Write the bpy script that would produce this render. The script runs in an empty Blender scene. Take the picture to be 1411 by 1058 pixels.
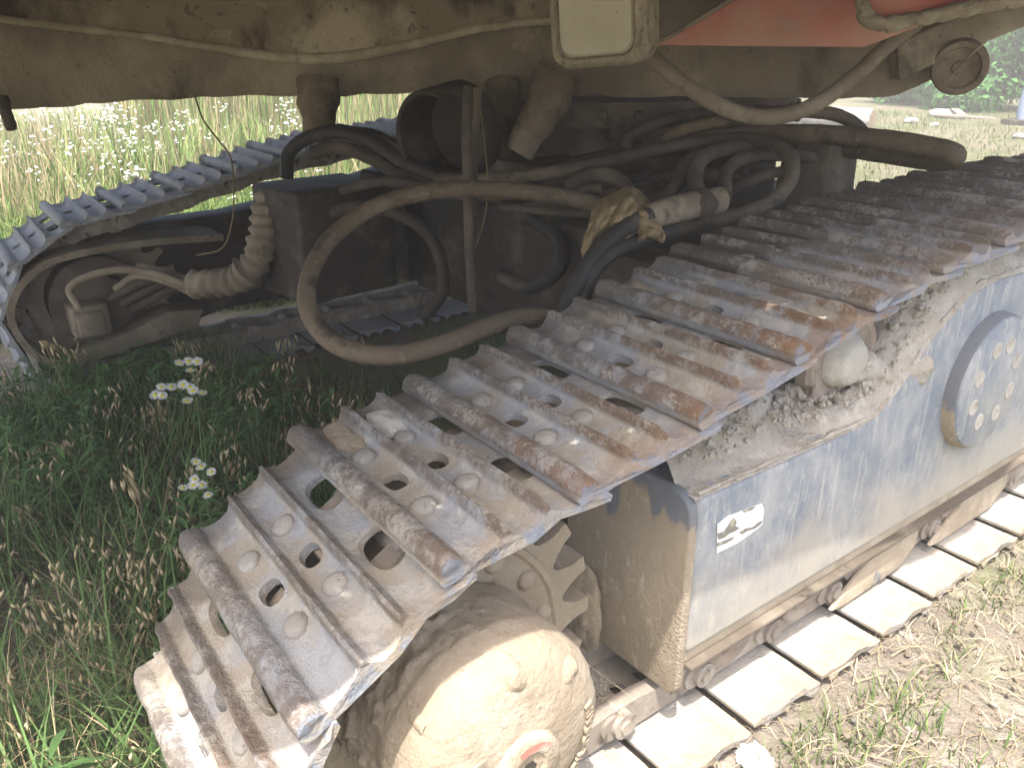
import bpy, bmesh, math, random
import numpy as np
from mathutils import Vector, Matrix, noise as mnoise

random.seed(7); rng = np.random.default_rng(7)
scene = bpy.context.scene
COL = scene.collection
R = math.radians
HAZE = 0.012

# ------------------------------------------------------------------ camera
CAM = np.array([0.90291, -0.63595, 1.24470])
YAW, PITCH, ROLL, FPX = R(54.112), R(22.874), R(-0.7815), 1112.56
W0, H0 = 1411.0, 1058.0
_cy, _sy, _cp, _sp = math.cos(YAW), math.sin(YAW), math.cos(PITCH), math.sin(PITCH)
FWD = np.array([-_sy*_cp, _cy*_cp, -_sp]); _r = np.array([_cy, _sy, 0.0]); _u = np.cross(_r, FWD)
RGT = math.cos(ROLL)*_r + math.sin(ROLL)*_u
UPV = -math.sin(ROLL)*_r + math.cos(ROLL)*_u
cd = bpy.data.cameras.new('camera'); cam = bpy.data.objects.new('camera', cd); COL.objects.link(cam)
cd.sensor_width = 36.0; cd.lens = FPX/W0*36.0; cd.clip_start = 0.02; cd.clip_end = 2000
cam.matrix_world = Matrix(((RGT[0], UPV[0], -FWD[0], CAM[0]), (RGT[1], UPV[1], -FWD[1], CAM[1]),
                           (RGT[2], UPV[2], -FWD[2], CAM[2]), (0, 0, 0, 1)))
scene.camera = cam

# ------------------------------------------------------------------ light
SUN = Vector((0.30, -0.30, 1.0)).normalized()
world = bpy.data.worlds.new('World'); scene.world = world; world.use_nodes = True
wn = world.node_tree.nodes; wl = world.node_tree.links
sky = wn.new('ShaderNodeTexSky'); sky.sky_type = 'NISHITA'; sky.sun_disc = False
sky.sun_elevation = math.asin(SUN.z); sky.sun_rotation = math.atan2(SUN.x, SUN.y)
sky.air_density = 0.8; sky.dust_density = 5.0; sky.ozone_density = 1.0
bg = wn['Background']; bg.inputs['Strength'].default_value = 0.15
wl.new(sky.outputs[0], bg.inputs[0])
sd = bpy.data.lights.new('sun', 'SUN'); sun = bpy.data.objects.new('sun', sd); COL.objects.link(sun)
sd.energy = 2.3; sd.angle = R(0.55); sd.color = (1.0, 0.968, 0.915)
sun.rotation_euler = SUN.to_track_quat('Z', 'Y').to_euler(); sun.location = (3, -4, 12)
vs = scene.view_settings
scene.display_settings.display_device = 'sRGB'
vs.view_transform = 'Standard'; vs.look = 'None'; vs.gamma = 1.0; vs.use_curve_mapping = False
vs.exposure = 2.1
scene.cycles.max_bounces = 7; scene.cycles.diffuse_bounces = 5
scene.cycles.sample_clamp_indirect = 8.0
scene.cycles.use_denoising = True

# ------------------------------------------------------------------ helpers
def pt(px, py, d):
    """point at depth d (metres along the view axis) behind a place in the photograph"""
    v = FWD + RGT*((px - W0/2)/FPX) - UPV*((py - H0/2)/FPX)
    return Vector(CAM + v*d)

def link(o, parent=None):
    COL.objects.link(o)
    if parent is not None: o.parent = parent
    return o

def mesh(name, V, F, mat=None, parent=None, smooth=False, angle=None):
    me = bpy.data.meshes.new(name)
    me.from_pydata([tuple(v) for v in V], [], [tuple(f) for f in F]); me.validate(); me.update()
    if mat: me.materials.append(mat)
    if smooth:
        me.polygons.foreach_set('use_smooth', [True]*len(me.polygons))
        if angle: me.set_sharp_from_angle(angle=R(angle))
    return link(bpy.data.objects.new(name, me), parent)

def bm_obj(name, bm, mat=None, parent=None, smooth=False, angle=35):
    me = bpy.data.meshes.new(name)
    bmesh.ops.recalc_face_normals(bm, faces=bm.faces[:])
    bm.to_mesh(me); bm.free()
    if mat: me.materials.append(mat)
    if smooth:
        me.polygons.foreach_set('use_smooth', [True]*len(me.polygons))
        me.set_sharp_from_angle(angle=R(angle))
    return link(bpy.data.objects.new(name, me), parent)

def empty(name, loc=(0, 0, 0)):
    o = bpy.data.objects.new(name, None); o.location = loc; o.empty_display_size = .1
    return link(o)

def tag(o, label=None, cat=None, group=None, kind=None):
    if label: o['label'] = label
    if cat: o['category'] = cat
    if group: o['group'] = group
    if kind: o['kind'] = kind
    return o

def fbm(p, s, octv=3):
    v = 0.0; a = 1.0; q = Vector(p)*s
    for _ in range(octv):
        v += a*mnoise.noise(q); q = q*2.03; a *= .5
    return v

def catmull(P, n=8):
    P = [Vector(p) for p in P]
    Q = [P[0]*2 - P[1]] + P + [P[-1]*2 - P[-2]]
    out = []
    for i in range(1, len(Q)-2):
        p0, p1, p2, p3 = Q[i-1], Q[i], Q[i+1], Q[i+2]
        for k in range(n):
            t = k/n
            out.append(.5*((2*p1) + (p2-p0)*t + (2*p0-5*p1+4*p2-p3)*t*t + (3*p1-p0-3*p2+p3)*t**3))
    out.append(P[-1]); return out

def tube_data(P, rad, seg=12, cap=True, rough=0.0, ns=30):
    n = len(P); V = []; F = []
    T = []
    for i in range(n):
        a = P[max(i-1, 0)]; b = P[min(i+1, n-1)]; T.append((b-a).normalized())
    ref = Vector((0, 0, 1)) if abs(T[0].z) < .9 else Vector((1, 0, 0))
    N = (ref - T[0]*ref.dot(T[0])).normalized()
    for i in range(n):
        N = (N - T[i]*N.dot(T[i])).normalized(); B = T[i].cross(N)
        r = rad[i] if hasattr(rad, '__len__') else rad
        for k in range(seg):
            a = 2*math.pi*k/seg; d = N*math.cos(a) + B*math.sin(a)
            p = P[i] + d*r
            if rough: p += d*fbm(p, ns, 2)*rough
            V.append(p)
    for i in range(n-1):
        for k in range(seg):
            a = i*seg+k; b = i*seg+(k+1) % seg
            F.append((a, b, b+seg, a+seg))
    if cap:
        F.append(tuple(range(seg-1, -1, -1))); F.append(tuple((n-1)*seg+k for k in range(seg)))
    return V, F

def tube(name, P, rad, mat, parent=None, seg=12, sub=8, rough=0.0, ns=30):
    Q = catmull(P, sub) if sub > 1 else [Vector(p) for p in P]
    if hasattr(rad, '__len__'):
        r = np.interp(np.linspace(0, len(P)-1, len(Q)), np.arange(len(P)), rad)
    else: r = rad
    V, F = tube_data(Q, r, seg, True, rough, ns)
    return mesh(name, V, F, mat, parent, True, 60)

def box_bm(c, s, bev=.006, segs=2, sub=0, nz=0, ns=8):
    bm = bmesh.new(); bmesh.ops.create_cube(bm, size=1)
    for v in bm.verts: v.co = Vector((v.co.x*s[0]+c[0], v.co.y*s[1]+c[1], v.co.z*s[2]+c[2]))
    if bev: bmesh.ops.bevel(bm, geom=bm.edges[:], offset=bev, segments=segs, affect='EDGES', profile=.5)
    if sub: bmesh.ops.subdivide_edges(bm, edges=bm.edges[:], cuts=sub, use_grid_fill=True)
    if nz:
        for v in bm.verts: v.co += Vector((fbm(v.co, ns), fbm(v.co+Vector((5, 0, 0)), ns), fbm(v.co+Vector((0, 9, 0)), ns)))*nz
    return bm

def box(name, c, s, mat, parent=None, bev=.006, **k):
    return bm_obj(name, box_bm(c, s, bev, **k), mat, parent, True)

def poly_extrude(name, pts, off, mat, parent=None, bev=.004, segs=2):
    """closed outline of 3D points pushed by the vector off"""
    bm = bmesh.new(); off = Vector(off)
    a = [bm.verts.new(Vector(p)) for p in pts]; b = [bm.verts.new(Vector(p)+off) for p in pts]
    n = len(pts)
    bm.faces.new(a); bm.faces.new(b[::-1])
    for i in range(n): bm.faces.new((a[i], b[i], b[(i+1) % n], a[(i+1) % n]))
    bmesh.ops.recalc_face_normals(bm, faces=bm.faces[:])
    if bev: bmesh.ops.bevel(bm, geom=bm.edges[:], offset=bev, segments=segs, affect='EDGES', profile=.5)
    return bm_obj(name, bm, mat, parent, True, 40)

def lathe_x(name, prof, c, mat, parent=None, seg=64, nz=0, ns=12, smooth=True, angle=40):
    """profile of (x, r) turned about the x axis through c=(y,z)"""
    V = []; F = []; n = len(prof)
    for i, (x, r) in enumerate(prof):
        for k in range(seg):
            a = 2*math.pi*k/seg; p = Vector((x, c[0]+r*math.cos(a), c[1]+r*math.sin(a)))
            if nz:
                q = fbm(p, ns, 3)*nz; p += Vector((0, math.cos(a), math.sin(a)))*q + Vector((q*.6, 0, 0))
            V.append(p)
    for i in range(n-1):
        for k in range(seg):
            a = i*seg+k; b = i*seg+(k+1) % seg; F.append((a, a+seg, b+seg, b))
    if prof[0][1] > 1e-4: F.append(tuple(range(seg)))
    if prof[-1][1] > 1e-4: F.append(tuple((n-1)*seg+k for k in range(seg-1, -1, -1)))
    return mesh(name, V, F, mat, parent, smooth, angle)

def copy_obj(o, parent=None):
    c = o.copy(); COL.objects.link(c)
    if parent is not None: c.parent = parent
    return c

# ------------------------------------------------------------------ materials
class G:
    def __init__(s, name):
        s.m = bpy.data.materials.new(name); s.m.use_nodes = True; s.t = s.m.node_tree
        s.b = s.t.nodes['Principled BSDF']; s.out = s.t.nodes['Material Output']
    def n(s, typ, ins=None, **props):
        nd = s.t.nodes.new(typ)
        for k, v in props.items(): setattr(nd, k, v)
        for k, v in (ins or {}).items():
            if hasattr(v, 'is_output') or isinstance(v, bpy.types.NodeSocket): s.t.links.new(v, nd.inputs[k])
            else: nd.inputs[k].default_value = v
        return nd
    def l(s, a, b): s.t.links.new(a, b)
    def math(s, op, a, b=0.5, clamp=False):
        nd = s.n('ShaderNodeMath', {0: a, 1: b}, operation=op, use_clamp=clamp); return nd.outputs[0]
    def ramp(s, v, lo, hi):
        nd = s.n('ShaderNodeMapRange', {0: v, 1: lo, 2: hi, 3: 0.0, 4: 1.0}, interpolation_type='SMOOTHSTEP'); return nd.outputs[0]
    def mix(s, f, a, b):
        nd = s.n('ShaderNodeMix', data_type='RGBA', blend_type='MIX')
        for sock, v in ((nd.inputs[0], f), (nd.inputs[6], a), (nd.inputs[7], b)):
            if isinstance(v, bpy.types.NodeSocket): s.l(v, sock)
            else: sock.default_value = v if not isinstance(v, tuple) or len(v) == 4 else (*v, 1)
        return nd.outputs[2]
    def coord(s, kind='Object', rand=True):
        tc = s.n('ShaderNodeTexCoord')
        if kind == 'World':
            return s.n('ShaderNodeNewGeometry').outputs['Position']
        c = tc.outputs[kind]
        if rand:
            oi = s.n('ShaderNodeObjectInfo')
            mu = s.math('MULTIPLY', oi.outputs['Random'], 37.0)
            cx = s.n('ShaderNodeCombineXYZ', {0: mu, 1: mu, 2: 0.0})
            c2 = s.n('ShaderNodeVectorMath', {0: c, 1: cx.outputs[0]}, operation='ADD'); return c2.outputs[0]
        return c
    def noise(s, co, scale, detail=5, rough=.6, stretch=None, dist=0.0):
        if stretch:
            co = s.n('ShaderNodeVectorMath', {0: co, 1: stretch}, operation='MULTIPLY').outputs[0]
        return s.n('ShaderNodeTexNoise', {'Vector': co, 'Scale': scale, 'Detail': detail, 'Roughness': rough, 'Distortion': dist}).outputs[0]

def dirty(name, base, layers=(), rough=.9, bump=.25, bscale=60, bdist=.004, coord='Object', rand=True, metallic=0.0, spec=.25, bump2=None):
    """base colour with layers (colour, noise scale, lo, hi, stretch or None) of dust, rust and stains"""
    g = G(name); co = g.coord(coord, rand)
    n0 = g.noise(co, 7, 4)
    c = g.mix(n0, tuple(x*.75 for x in base), tuple(min(1, x*1.25) for x in base))
    for L in layers:
        col, sc, lo, hi = L[:4]; st = L[4] if len(L) > 4 else None
        f = g.ramp(g.noise(co, sc, 6, .62, st), lo, hi)
        if len(L) > 5: f = g.math('MULTIPLY', f, L[5])
        c = g.mix(f, c, col)
    g.l(c, g.b.inputs['Base Color'])
    g.b.inputs['Roughness'].default_value = rough; g.b.inputs['Metallic'].default_value = metallic
    g.b.inputs['Specular IOR Level'].default_value = spec
    h = g.noise(co, bscale, 6, .65)
    if bump2: h = g.math('ADD', h, g.math('MULTIPLY', g.noise(co, bump2[0], 4), bump2[1]))
    bp = g.n('ShaderNodeBump', {'Height': h, 'Strength': bump, 'Distance': bdist})
    g.l(bp.outputs[0], g.b.inputs['Normal'])
    return g.m

TAN = (.40, .34, .26); TANL = (.55, .50, .42); GREY = (.36, .36, .36)
M_hub = dirty('dried_mud', (.29, .235, .165), [((.37, .315, .235), 9, .45, .7), ((.21, .165, .115), 22, .58, .75), ((.15, .12, .09), 55, .62, .72, None, .7), ((.40, .355, .28), 130, .58, .68, None, .6)], .95, .7, 90, .005, bump2=(20, 2.0))
M_end = dirty('mud_on_blue_plate', (.34, .28, .20), [((.42, .36, .27), 12, .45, .65), ((.10, .13, .17), 6, .60, .68, (1.6, 1, .7)), ((.24, .19, .13), 40, .6, .75)], .93, .5, 120, .003, bump2=(25, 1.2))
def endplate_material():
    g = G('muddy_end_plate'); co = g.coord('World', False); z = g.n('ShaderNodeSeparateXYZ', {0: co}).outputs[2]; x = g.n('ShaderNodeSeparateXYZ', {0: co}).outputs[0]
    c = g.mix(g.noise(co, 9, 6, .65), (.25, .20, .14), (.35, .295, .215))
    c = g.mix(g.ramp(g.noise(co, 40, 6, .7, (1, 1, .45)), .54, .68), c, (.40, .35, .27))
    c = g.mix(g.math('MULTIPLY', g.ramp(g.noise(co, 70, 5, .7), .58, .70), .7), c, (.19, .15, .10))
    f = g.math('ADD', g.noise(co, 11, 6, .62, (1.3, 1, .55)), g.math('MULTIPLY', g.math('SUBTRACT', z, .43), 1.6))
    c = g.mix(g.math('MULTIPLY', g.ramp(f, .60, .68), .85), c, (.115, .135, .16))
    g.l(c, g.b.inputs['Base Color']); g.b.inputs['Roughness'].default_value = .92; g.b.inputs['Specular IOR Level'].default_value = .2
    low = g.ramp(g.math('ADD', g.math('MULTIPLY', x, 2.0), g.math('MULTIPLY', g.math('SUBTRACT', .30, z), 1.5)), .12, .34)
    h = g.math('ADD', g.noise(co, 60, 6, .7), g.math('MULTIPLY', g.math('MULTIPLY', low, g.noise(co, 190, 3, .6)), 2.2))
    bp = g.n('ShaderNodeBump', {'Height': h, 'Strength': .8, 'Distance': .006}); g.l(bp.outputs[0], g.b.inputs['Normal'])
    return g.m
M_endp = endplate_material()
M_dark = dirty('oily_dark_metal', (.045, .037, .03), [((.11, .088, .065), 8, .48, .72), ((.02, .017, .015), 14, .55, .7)], .8, .4, 50)
M_darkdust = dirty('dusty_dark_steel', (.10, .08, .06), [((.19, .16, .12), 6, .45, .7), ((.045, .037, .03), 11, .55, .7)], .88, .4, 50)
M_brown = dirty('oily_brown_underside', (.20, .165, .115), [((.33, .28, .195), 3.0, .44, .64), ((.06, .047, .034), 4.0, .55, .72, (1, 1, .6)), ((.33, .29, .21), 16, .60, .75, None, .7), ((.05, .04, .03), 45, .62, .72, None, .7)], .82, .55, 45, .006, coord='World', bump2=(130, .6))
M_lip = dirty('dusty_lip', (.26, .22, .15), [((.36, .32, .23), 9, .45, .65), ((.1, .08, .055), 14, .57, .7)], .9, .5, 60)
M_rubber = dirty('dusty_rubber', (.06, .048, .037), [((.135, .108, .078), 5, .45, .7), ((.04, .034, .028), 15, .55, .7)], .78, .25, 70)
M_rubdark = dirty('black_rubber', (.028, .026, .025), [((.09, .075, .06), 6, .5, .75)], .6, .2, 70)
M_hosetan = dirty('tan_dusted_rubber', (.095, .072, .047), [((.15, .118, .078), 5, .42, .68), ((.05, .038, .028), 14, .52, .68), ((.19, .155, .11), 60, .58, .7, None, .7)], .82, .5, 90, .003)
M_sleeve = dirty('wrapped_sleeve', (.175, .14, .098), [((.255, .215, .155), 8, .45, .65), ((.10, .08, .055), 14, .56, .7)], .92, .6, 70, .006)
M_sleevedk = dirty('oily_wrapped_sleeve', (.14, .11, .078), [((.22, .18, .13), 8, .45, .65), ((.06, .05, .036), 12, .52, .68)], .92, .7, 60, .008)
M_sheet = dirty('stained_sheet', (.19, .155, .10), [((.34, .29, .20), 3.2, .50, .66), ((.045, .033, .025), 3.0, .50, .62, (1, 1, .5)), ((.33, .29, .21), 12, .58, .72, None, .7), ((.04, .03, .024), 30, .6, .7, None, .7)], .8, .6, 45, .007, coord='World', bump2=(120, .6))
M_rag = dirty('yellow_cloth', (.30, .225, .12), [((.40, .31, .18), 12, .5, .65), ((.13, .095, .055), 9, .50, .68)], .92, .9, 70, .012)
M_red = dirty('faded_red_paint', (.50, .085, .06), [((.48, .27, .20), 2.2, .30, .62), ((.33, .27, .19), 9, .55, .72, (1, 1, .5), .6), ((.58, .12, .08), 4, .55, .7, None, .5)], .6, .2, 60, .002, coord='World')
M_cream = dirty('dirty_cream_plastic', (.40, .37, .28), [((.47, .44, .34), 4, .45, .65), ((.22, .18, .12), 60, .64, .7), ((.2, .16, .1), 8, .62, .78)], .7, .2, 60)
M_mudcake = dirty('caked_mud', (.30, .255, .18), [((.40, .35, .26), 25, .45, .65), ((.16, .13, .09), 40, .55, .7)], .95, .9, 90, .012)
M_soil = dirty('dry_soil', (.39, .35, .29), [((.48, .445, .385), 20, .46, .64), ((.25, .215, .17), 45, .58, .72)], .97, .9, 140, .008, coord='World', bump2=(45, 2.0))
M_crumb = dirty('brown_soil_crumb', (.20, .16, .12), [((.27, .225, .17), 20, .5, .66)], .97, .8, 140, .006, coord='World')
M_pale = dirty('pale_dry_mud', (.56, .53, .46), [((.43, .40, .34), 30, .5, .65)], .97, .8, 150, .005)
M_roller = dirty('worn_roller_steel', (.25, .20, .16), [((.32, .28, .23), 14, .45, .65), ((.10, .07, .05), 20, .55, .7)], .75, .35, 70, metallic=.15)
M_link = dirty('dusty_chain_steel', (.25, .21, .17), [((.36, .32, .26), 14, .45, .68), ((.10, .08, .06), 22, .55, .7)], .85, .5, 80)
M_bolt = dirty('dusty_bolt', (.29, .265, .225), [((.38, .355, .31), 30, .48, .65), ((.18, .15, .12), 60, .58, .7)], .9, .7, 150)
M_tooth = dirty('worn_tooth_tip', (.22, .20, .19), [((.36, .33, .3), 30, .5, .65)], .55, .3, 100, metallic=.5)
M_redmark = dirty('red_paint_trace', (.45, .16, .12), [((.40, .34, .26), 20, .45, .65)], .9, .4, 100)
M_sticker = dirty('torn_white_sticker', (.72, .73, .70), [((.55, .56, .52), 20, .5, .65)], .8, .2, 90)
M_stickdirt = dirty('bare_patch', (.20, .19, .16), [((.40, .36, .26), 30, .5, .62)], .9, .4, 90)
M_slab = dirty('pale_plate', (.6, .56, .48), [((.62, .50, .30), 8, .55, .75), ((.45, .42, .37), 18, .52, .7)], .95, .3, 70)
M_wire = dirty('rusty_wire', (.16, .12, .06), (), .8, .1)
M_plank = dirty('weathered_wood', (.22, .19, .16), [((.2, .165, .13), 12, .5, .65, (1, 6, 6))], .9, .5, 60)
M_logend = dirty('cut_log_end', (.28, .21, .14), [((.18, .13, .09), 14, .5, .65)], .9, .4, 60)
M_bark = dirty('silver_bark', (.24, .225, .21), [((.12, .10, .085), 10, .5, .64, (.6, 3, 3)), ((.40, .385, .36), 6, .58, .7)], .9, .6, 50)
M_capmud = dirty('grey_dry_mud', (.40, .375, .32), [((.48, .455, .40), 14, .5, .66), ((.27, .235, .19), 22, .55, .7)], .95, .7, 110, .005, bump2=(30, 1.5))
M_white = dirty('white_lump', (.80, .79, .76), [((.60, .58, .54), 40, .55, .7)], .95, .8, 120, .006)
M_stone = dirty('pale_pebble', (.24, .225, .20), (), .9, .4, 80)
M_post = dirty('blue_grey_post', (.20, .24, .31), [((.10, .09, .08), 8, .55, .7)], .7, .2)

def shoe_material():
    g = G('worn_track_shoe'); oi = g.n('ShaderNodeObjectInfo')
    co = g.coord('Object', True); raw = g.n('ShaderNodeTexCoord').outputs['Object']
    sx = g.n('ShaderNodeSeparateXYZ', {0: raw})
    x, t, n = sx.outputs
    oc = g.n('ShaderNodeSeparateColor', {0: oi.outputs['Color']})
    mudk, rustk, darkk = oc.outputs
    # grey worn steel under a film of dust
    c = g.mix(g.noise(co, 10, 5), (.26, .26, .258), (.41, .405, .39))
    c = g.mix(g.math('MULTIPLY', g.ramp(g.noise(co, 34, 6, .7), .52, .68), .4), c, (.22, .215, .205))
    # dried tan mud over broad patches
    f = g.math('ADD', g.noise(co, 6, 6, .6), g.math('MULTIPLY', g.math('SUBTRACT', mudk, .5), .6))
    c = g.mix(g.ramp(f, .46, .60), c, (.355, .305, .235))
    f = g.math('ADD', g.noise(co, 15, 7, .68), g.math('MULTIPLY', g.math('SUBTRACT', mudk, .5), .2))
    c = g.mix(g.math('MULTIPLY', g.ramp(f, .52, .62), .85), c, (.44, .405, .345))
    c = g.mix(g.math('MULTIPLY', g.ramp(g.noise(co, 70, 5, .7), .60, .70), .45), c, (.22, .185, .14))
    c = g.mix(g.math('MULTIPLY', g.ramp(mudk, .75, .85), g.ramp(g.noise(co, 4, 5, .6), .3, .6)), c, (.35, .325, .28))
    # brown stain at the inner side
    f = g.math('ADD', g.math('MULTIPLY', x, -2.6), g.math('MULTIPLY', g.noise(co, 8, 5, .6), .9))
    f = g.math('MULTIPLY', g.ramp(f, .76, .96), .6)
    c = g.mix(f, c, (.10, .078, .058))
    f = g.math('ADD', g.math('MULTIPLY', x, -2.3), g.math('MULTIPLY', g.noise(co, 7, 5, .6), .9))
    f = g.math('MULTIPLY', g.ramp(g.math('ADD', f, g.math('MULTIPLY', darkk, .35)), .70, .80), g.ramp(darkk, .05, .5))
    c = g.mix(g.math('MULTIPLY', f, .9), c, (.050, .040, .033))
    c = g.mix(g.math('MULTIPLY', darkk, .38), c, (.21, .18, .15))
    # ribs: dark brown scale, orange rust towards the outer end, pale scuffs
    rib = g.ramp(n, .007, .016)
    warm = g.math('MULTIPLY', g.ramp(g.math('ADD', x, g.math('MULTIPLY', g.noise(co, 9, 4), .5)), .12, .42), rustk)
    rdark = g.mix(g.noise(co, 60, 6, .7), (.075, .064, .056), (.22, .19, .16))
    rwarm = g.mix(g.noise(co, 45, 6, .7), (.095, .05, .028), (.30, .165, .08))
    rust = g.mix(g.math('MULTIPLY', warm, g.math('SUBTRACT', 1.0, g.math('MULTIPLY', darkk, .8))), rdark, rwarm)
    fl = g.math('ADD', g.noise(co, 110, 7, .75), g.math('MULTIPLY', g.math('SUBTRACT', g.noise(co, 11, 4), .5), 1.1))
    rust = g.mix(g.math('MULTIPLY', g.ramp(fl, .54, .70), .8), rust, (.40, .36, .30))
    rk = g.math('MULTIPLY', rib, g.math('MULTIPLY', g.ramp(g.noise(co, 24, 6, .75), .34, .56), g.ramp(rustk, .06, .25)))
    c = g.mix(g.math('MULTIPLY', rk, .93), c, rust)
    # rust at the outer end, then blue grey bare edge
    e = g.math('MULTIPLY', g.ramp(g.math('ADD', x, g.math('MULTIPLY', g.noise(co, 18, 5), .10)), .225, .265), g.math('MULTIPLY', rustk, g.math('SUBTRACT', 1.0, g.math('MULTIPLY', darkk, .7))))
    c = g.mix(g.math('MULTIPLY', e, .7), c, rwarm)
    e = g.math('MULTIPLY', g.ramp(g.math('ADD', x, g.math('MULTIPLY', g.noise(co, 30, 4), .02)), .234, .240), g.ramp(g.noise(co, 26, 4), .46, .54))
    c = g.mix(g.math('MULTIPLY', e, .55), c, (.20, .25, .32))
    # yellow brown stain on the inner face of the lower shoes
    u = g.math('MULTIPLY', g.ramp(g.math('ADD', x, g.math('MULTIPLY', g.noise(co, 12, 5), .26)), .26, .36), g.ramp(mudk, .75, .85))
    c = g.mix(g.math('MULTIPLY', u, .4), c, (.38, .28, .15))
    g.l(c, g.b.inputs['Base Color'])
    g.b.inputs['Roughness'].default_value = .86; g.b.inputs['Specular IOR Level'].default_value = .25
    h = g.math('ADD', g.noise(co, 90, 6, .7), g.math('MULTIPLY', g.noise(co, 28, 4), 1.4))
    h = g.math('ADD', h, g.math('MULTIPLY', g.math('MULTIPLY', rib, g.noise(co, 150, 4, .7)), 1.6))
    bp = g.n('ShaderNodeBump', {'Height': g.math('ADD', h, g.math('MULTIPLY', g.noise(co, 230, 3, .6), .5)), 'Strength': .8, 'Distance': .007}); g.l(bp.outputs[0], g.b.inputs['Normal'])
    return g.m
M_shoe = shoe_material()

def paint_material():
    g = G('worn_blue_paint'); co = g.coord('World', False)
    c = g.mix(g.noise(co, 5, 6, .65), (.125, .152, .185), (.215, .235, .255))
    st = g.noise(co, 7, 8, .72, (1, 1.3, .75))
    c = g.mix(g.math('MULTIPLY', g.ramp(st, .40, .66), .85), c, (.32, .325, .315))
    st2 = g.noise(co, 30, 7, .75, (1, 1.6, .6))
    c = g.mix(g.math('MULTIPLY', g.ramp(st2, .50, .68), .65), c, (.40, .385, .345))
    dr = g.noise(co, 26, 4, .6, (1, 2.4, .12))
    c = g.mix(g.math('MULTIPLY', g.ramp(dr, .56, .68), .45), c, (.42, .40, .36))
    c = g.mix(g.math('MULTIPLY', g.ramp(g.noise(co, 22, 6, .7), .60, .70), .7), c, (.10, .145, .21))
    sx = g.n('ShaderNodeSeparateXYZ', {0: co}); z = sx.outputs[2]; y = sx.outputs[1]
    # dust thrown up along the foot and the far half of the plate
    f = g.math('ADD', g.math('MULTIPLY', g.math('SUBTRACT', .38, z), 2.2), g.math('MULTIPLY', g.noise(co, 7, 5), .9))
    c = g.mix(g.math('MULTIPLY', g.ramp(f, .35, .85), .8), c, (.40, .355, .285))
    f = g.math('ADD', g.math('MULTIPLY', g.math('SUBTRACT', y, .95), .7), g.noise(co, 5, 5))
    c = g.mix(g.math('MULTIPLY', g.ramp(f, .62, 1.0), .6), c, (.38, .36, .31))
    rs = g.noise(co, 33, 6, .7)
    c = g.mix(g.math('MULTIPLY', g.ramp(rs, .66, .73), .7), c, (.20, .12, .07))
    g.l(c, g.b.inputs['Base Color']); g.b.inputs['Roughness'].default_value = .62
    g.b.inputs['Specular IOR Level'].default_value = .35
    h = g.math('ADD', g.noise(co, 60, 5), g.math('MULTIPLY', st2, .6))
    bp = g.n('ShaderNodeBump', {'Height': h, 'Strength': .22, 'Distance': .003}); g.l(bp.outputs[0], g.b.inputs['Normal'])
    return g.m
M_paint = paint_material()

def attr_mat(name, rough=.75, trans=0.25):
    g = G(name); a = g.n('ShaderNodeAttribute', attribute_name='Col')
    g.l(a.outputs[0], g.b.inputs['Base Color']); g.b.inputs['Roughness'].default_value = rough
    g.b.inputs['Specular IOR Level'].default_value = .2
    if trans:
        tr = g.n('ShaderNodeBsdfTranslucent'); g.l(a.outputs[0], tr.inputs[0])
        mx = g.n('ShaderNodeMixShader', {0: trans}); g.l(g.b.outputs[0], mx.inputs[1]); g.l(tr.outputs[0], mx.inputs[2])
        g.l(mx.outputs[0], g.out.inputs[0])
    return g.m
M_leaf = attr_mat('plant_tissue', .7, .3)
M_straw = attr_mat('dry_straw', .85, .15)

def ground_material():
    g = G('ground_soil'); co = g.coord('World', False)
    c = g.mix(g.noise(co, 2.2, 6), (.165, .138, .108), (.28, .24, .19))
    c = g.mix(g.ramp(g.noise(co, 14, 6, .7), .5, .68), c, (.33, .29, .24))
    c = g.mix(g.ramp(g.noise(co, 40, 5, .7), .58, .7), c, (.11, .085, .06))
    c = g.mix(g.math('MULTIPLY', g.ramp(g.noise(co, .55, 6, .6), .46, .64), .8), c, (.155, .19, .07))
    c = g.mix(g.math('MULTIPLY', g.ramp(g.noise(co, 5.5, 5, .6), .55, .7), .5), c, (.14, .165, .055))
    # trodden pale yard far off
    sx = g.n('ShaderNodeSeparateXYZ', {0: co})
    far = g.ramp(sx.outputs[1], 2.6, 4.5)
    yard = g.mix(g.ramp(g.noise(co, .9, 6, .65), .42, .62), (.145, .13, .085), (.09, .105, .045))
    yard = g.mix(g.ramp(g.noise(co, 6, 5, .65), .52, .66), yard, (.185, .17, .12))
    c = g.mix(far, c, yard)
    g.l(c, g.b.inputs['Base Color']); g.b.inputs['Roughness'].default_value = .96; g.b.inputs['Specular IOR Level'].default_value = .15
    h = g.math('ADD', g.noise(co, 35, 6, .7), g.math('MULTIPLY', g.noise(co, 110, 4, .7), .5))
    bp = g.n('ShaderNodeBump', {'Height': h, 'Strength': .9, 'Distance': .02}); g.l(bp.outputs[0], g.b.inputs['Normal'])
    return g.m
M_ground = ground_material()

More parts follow.
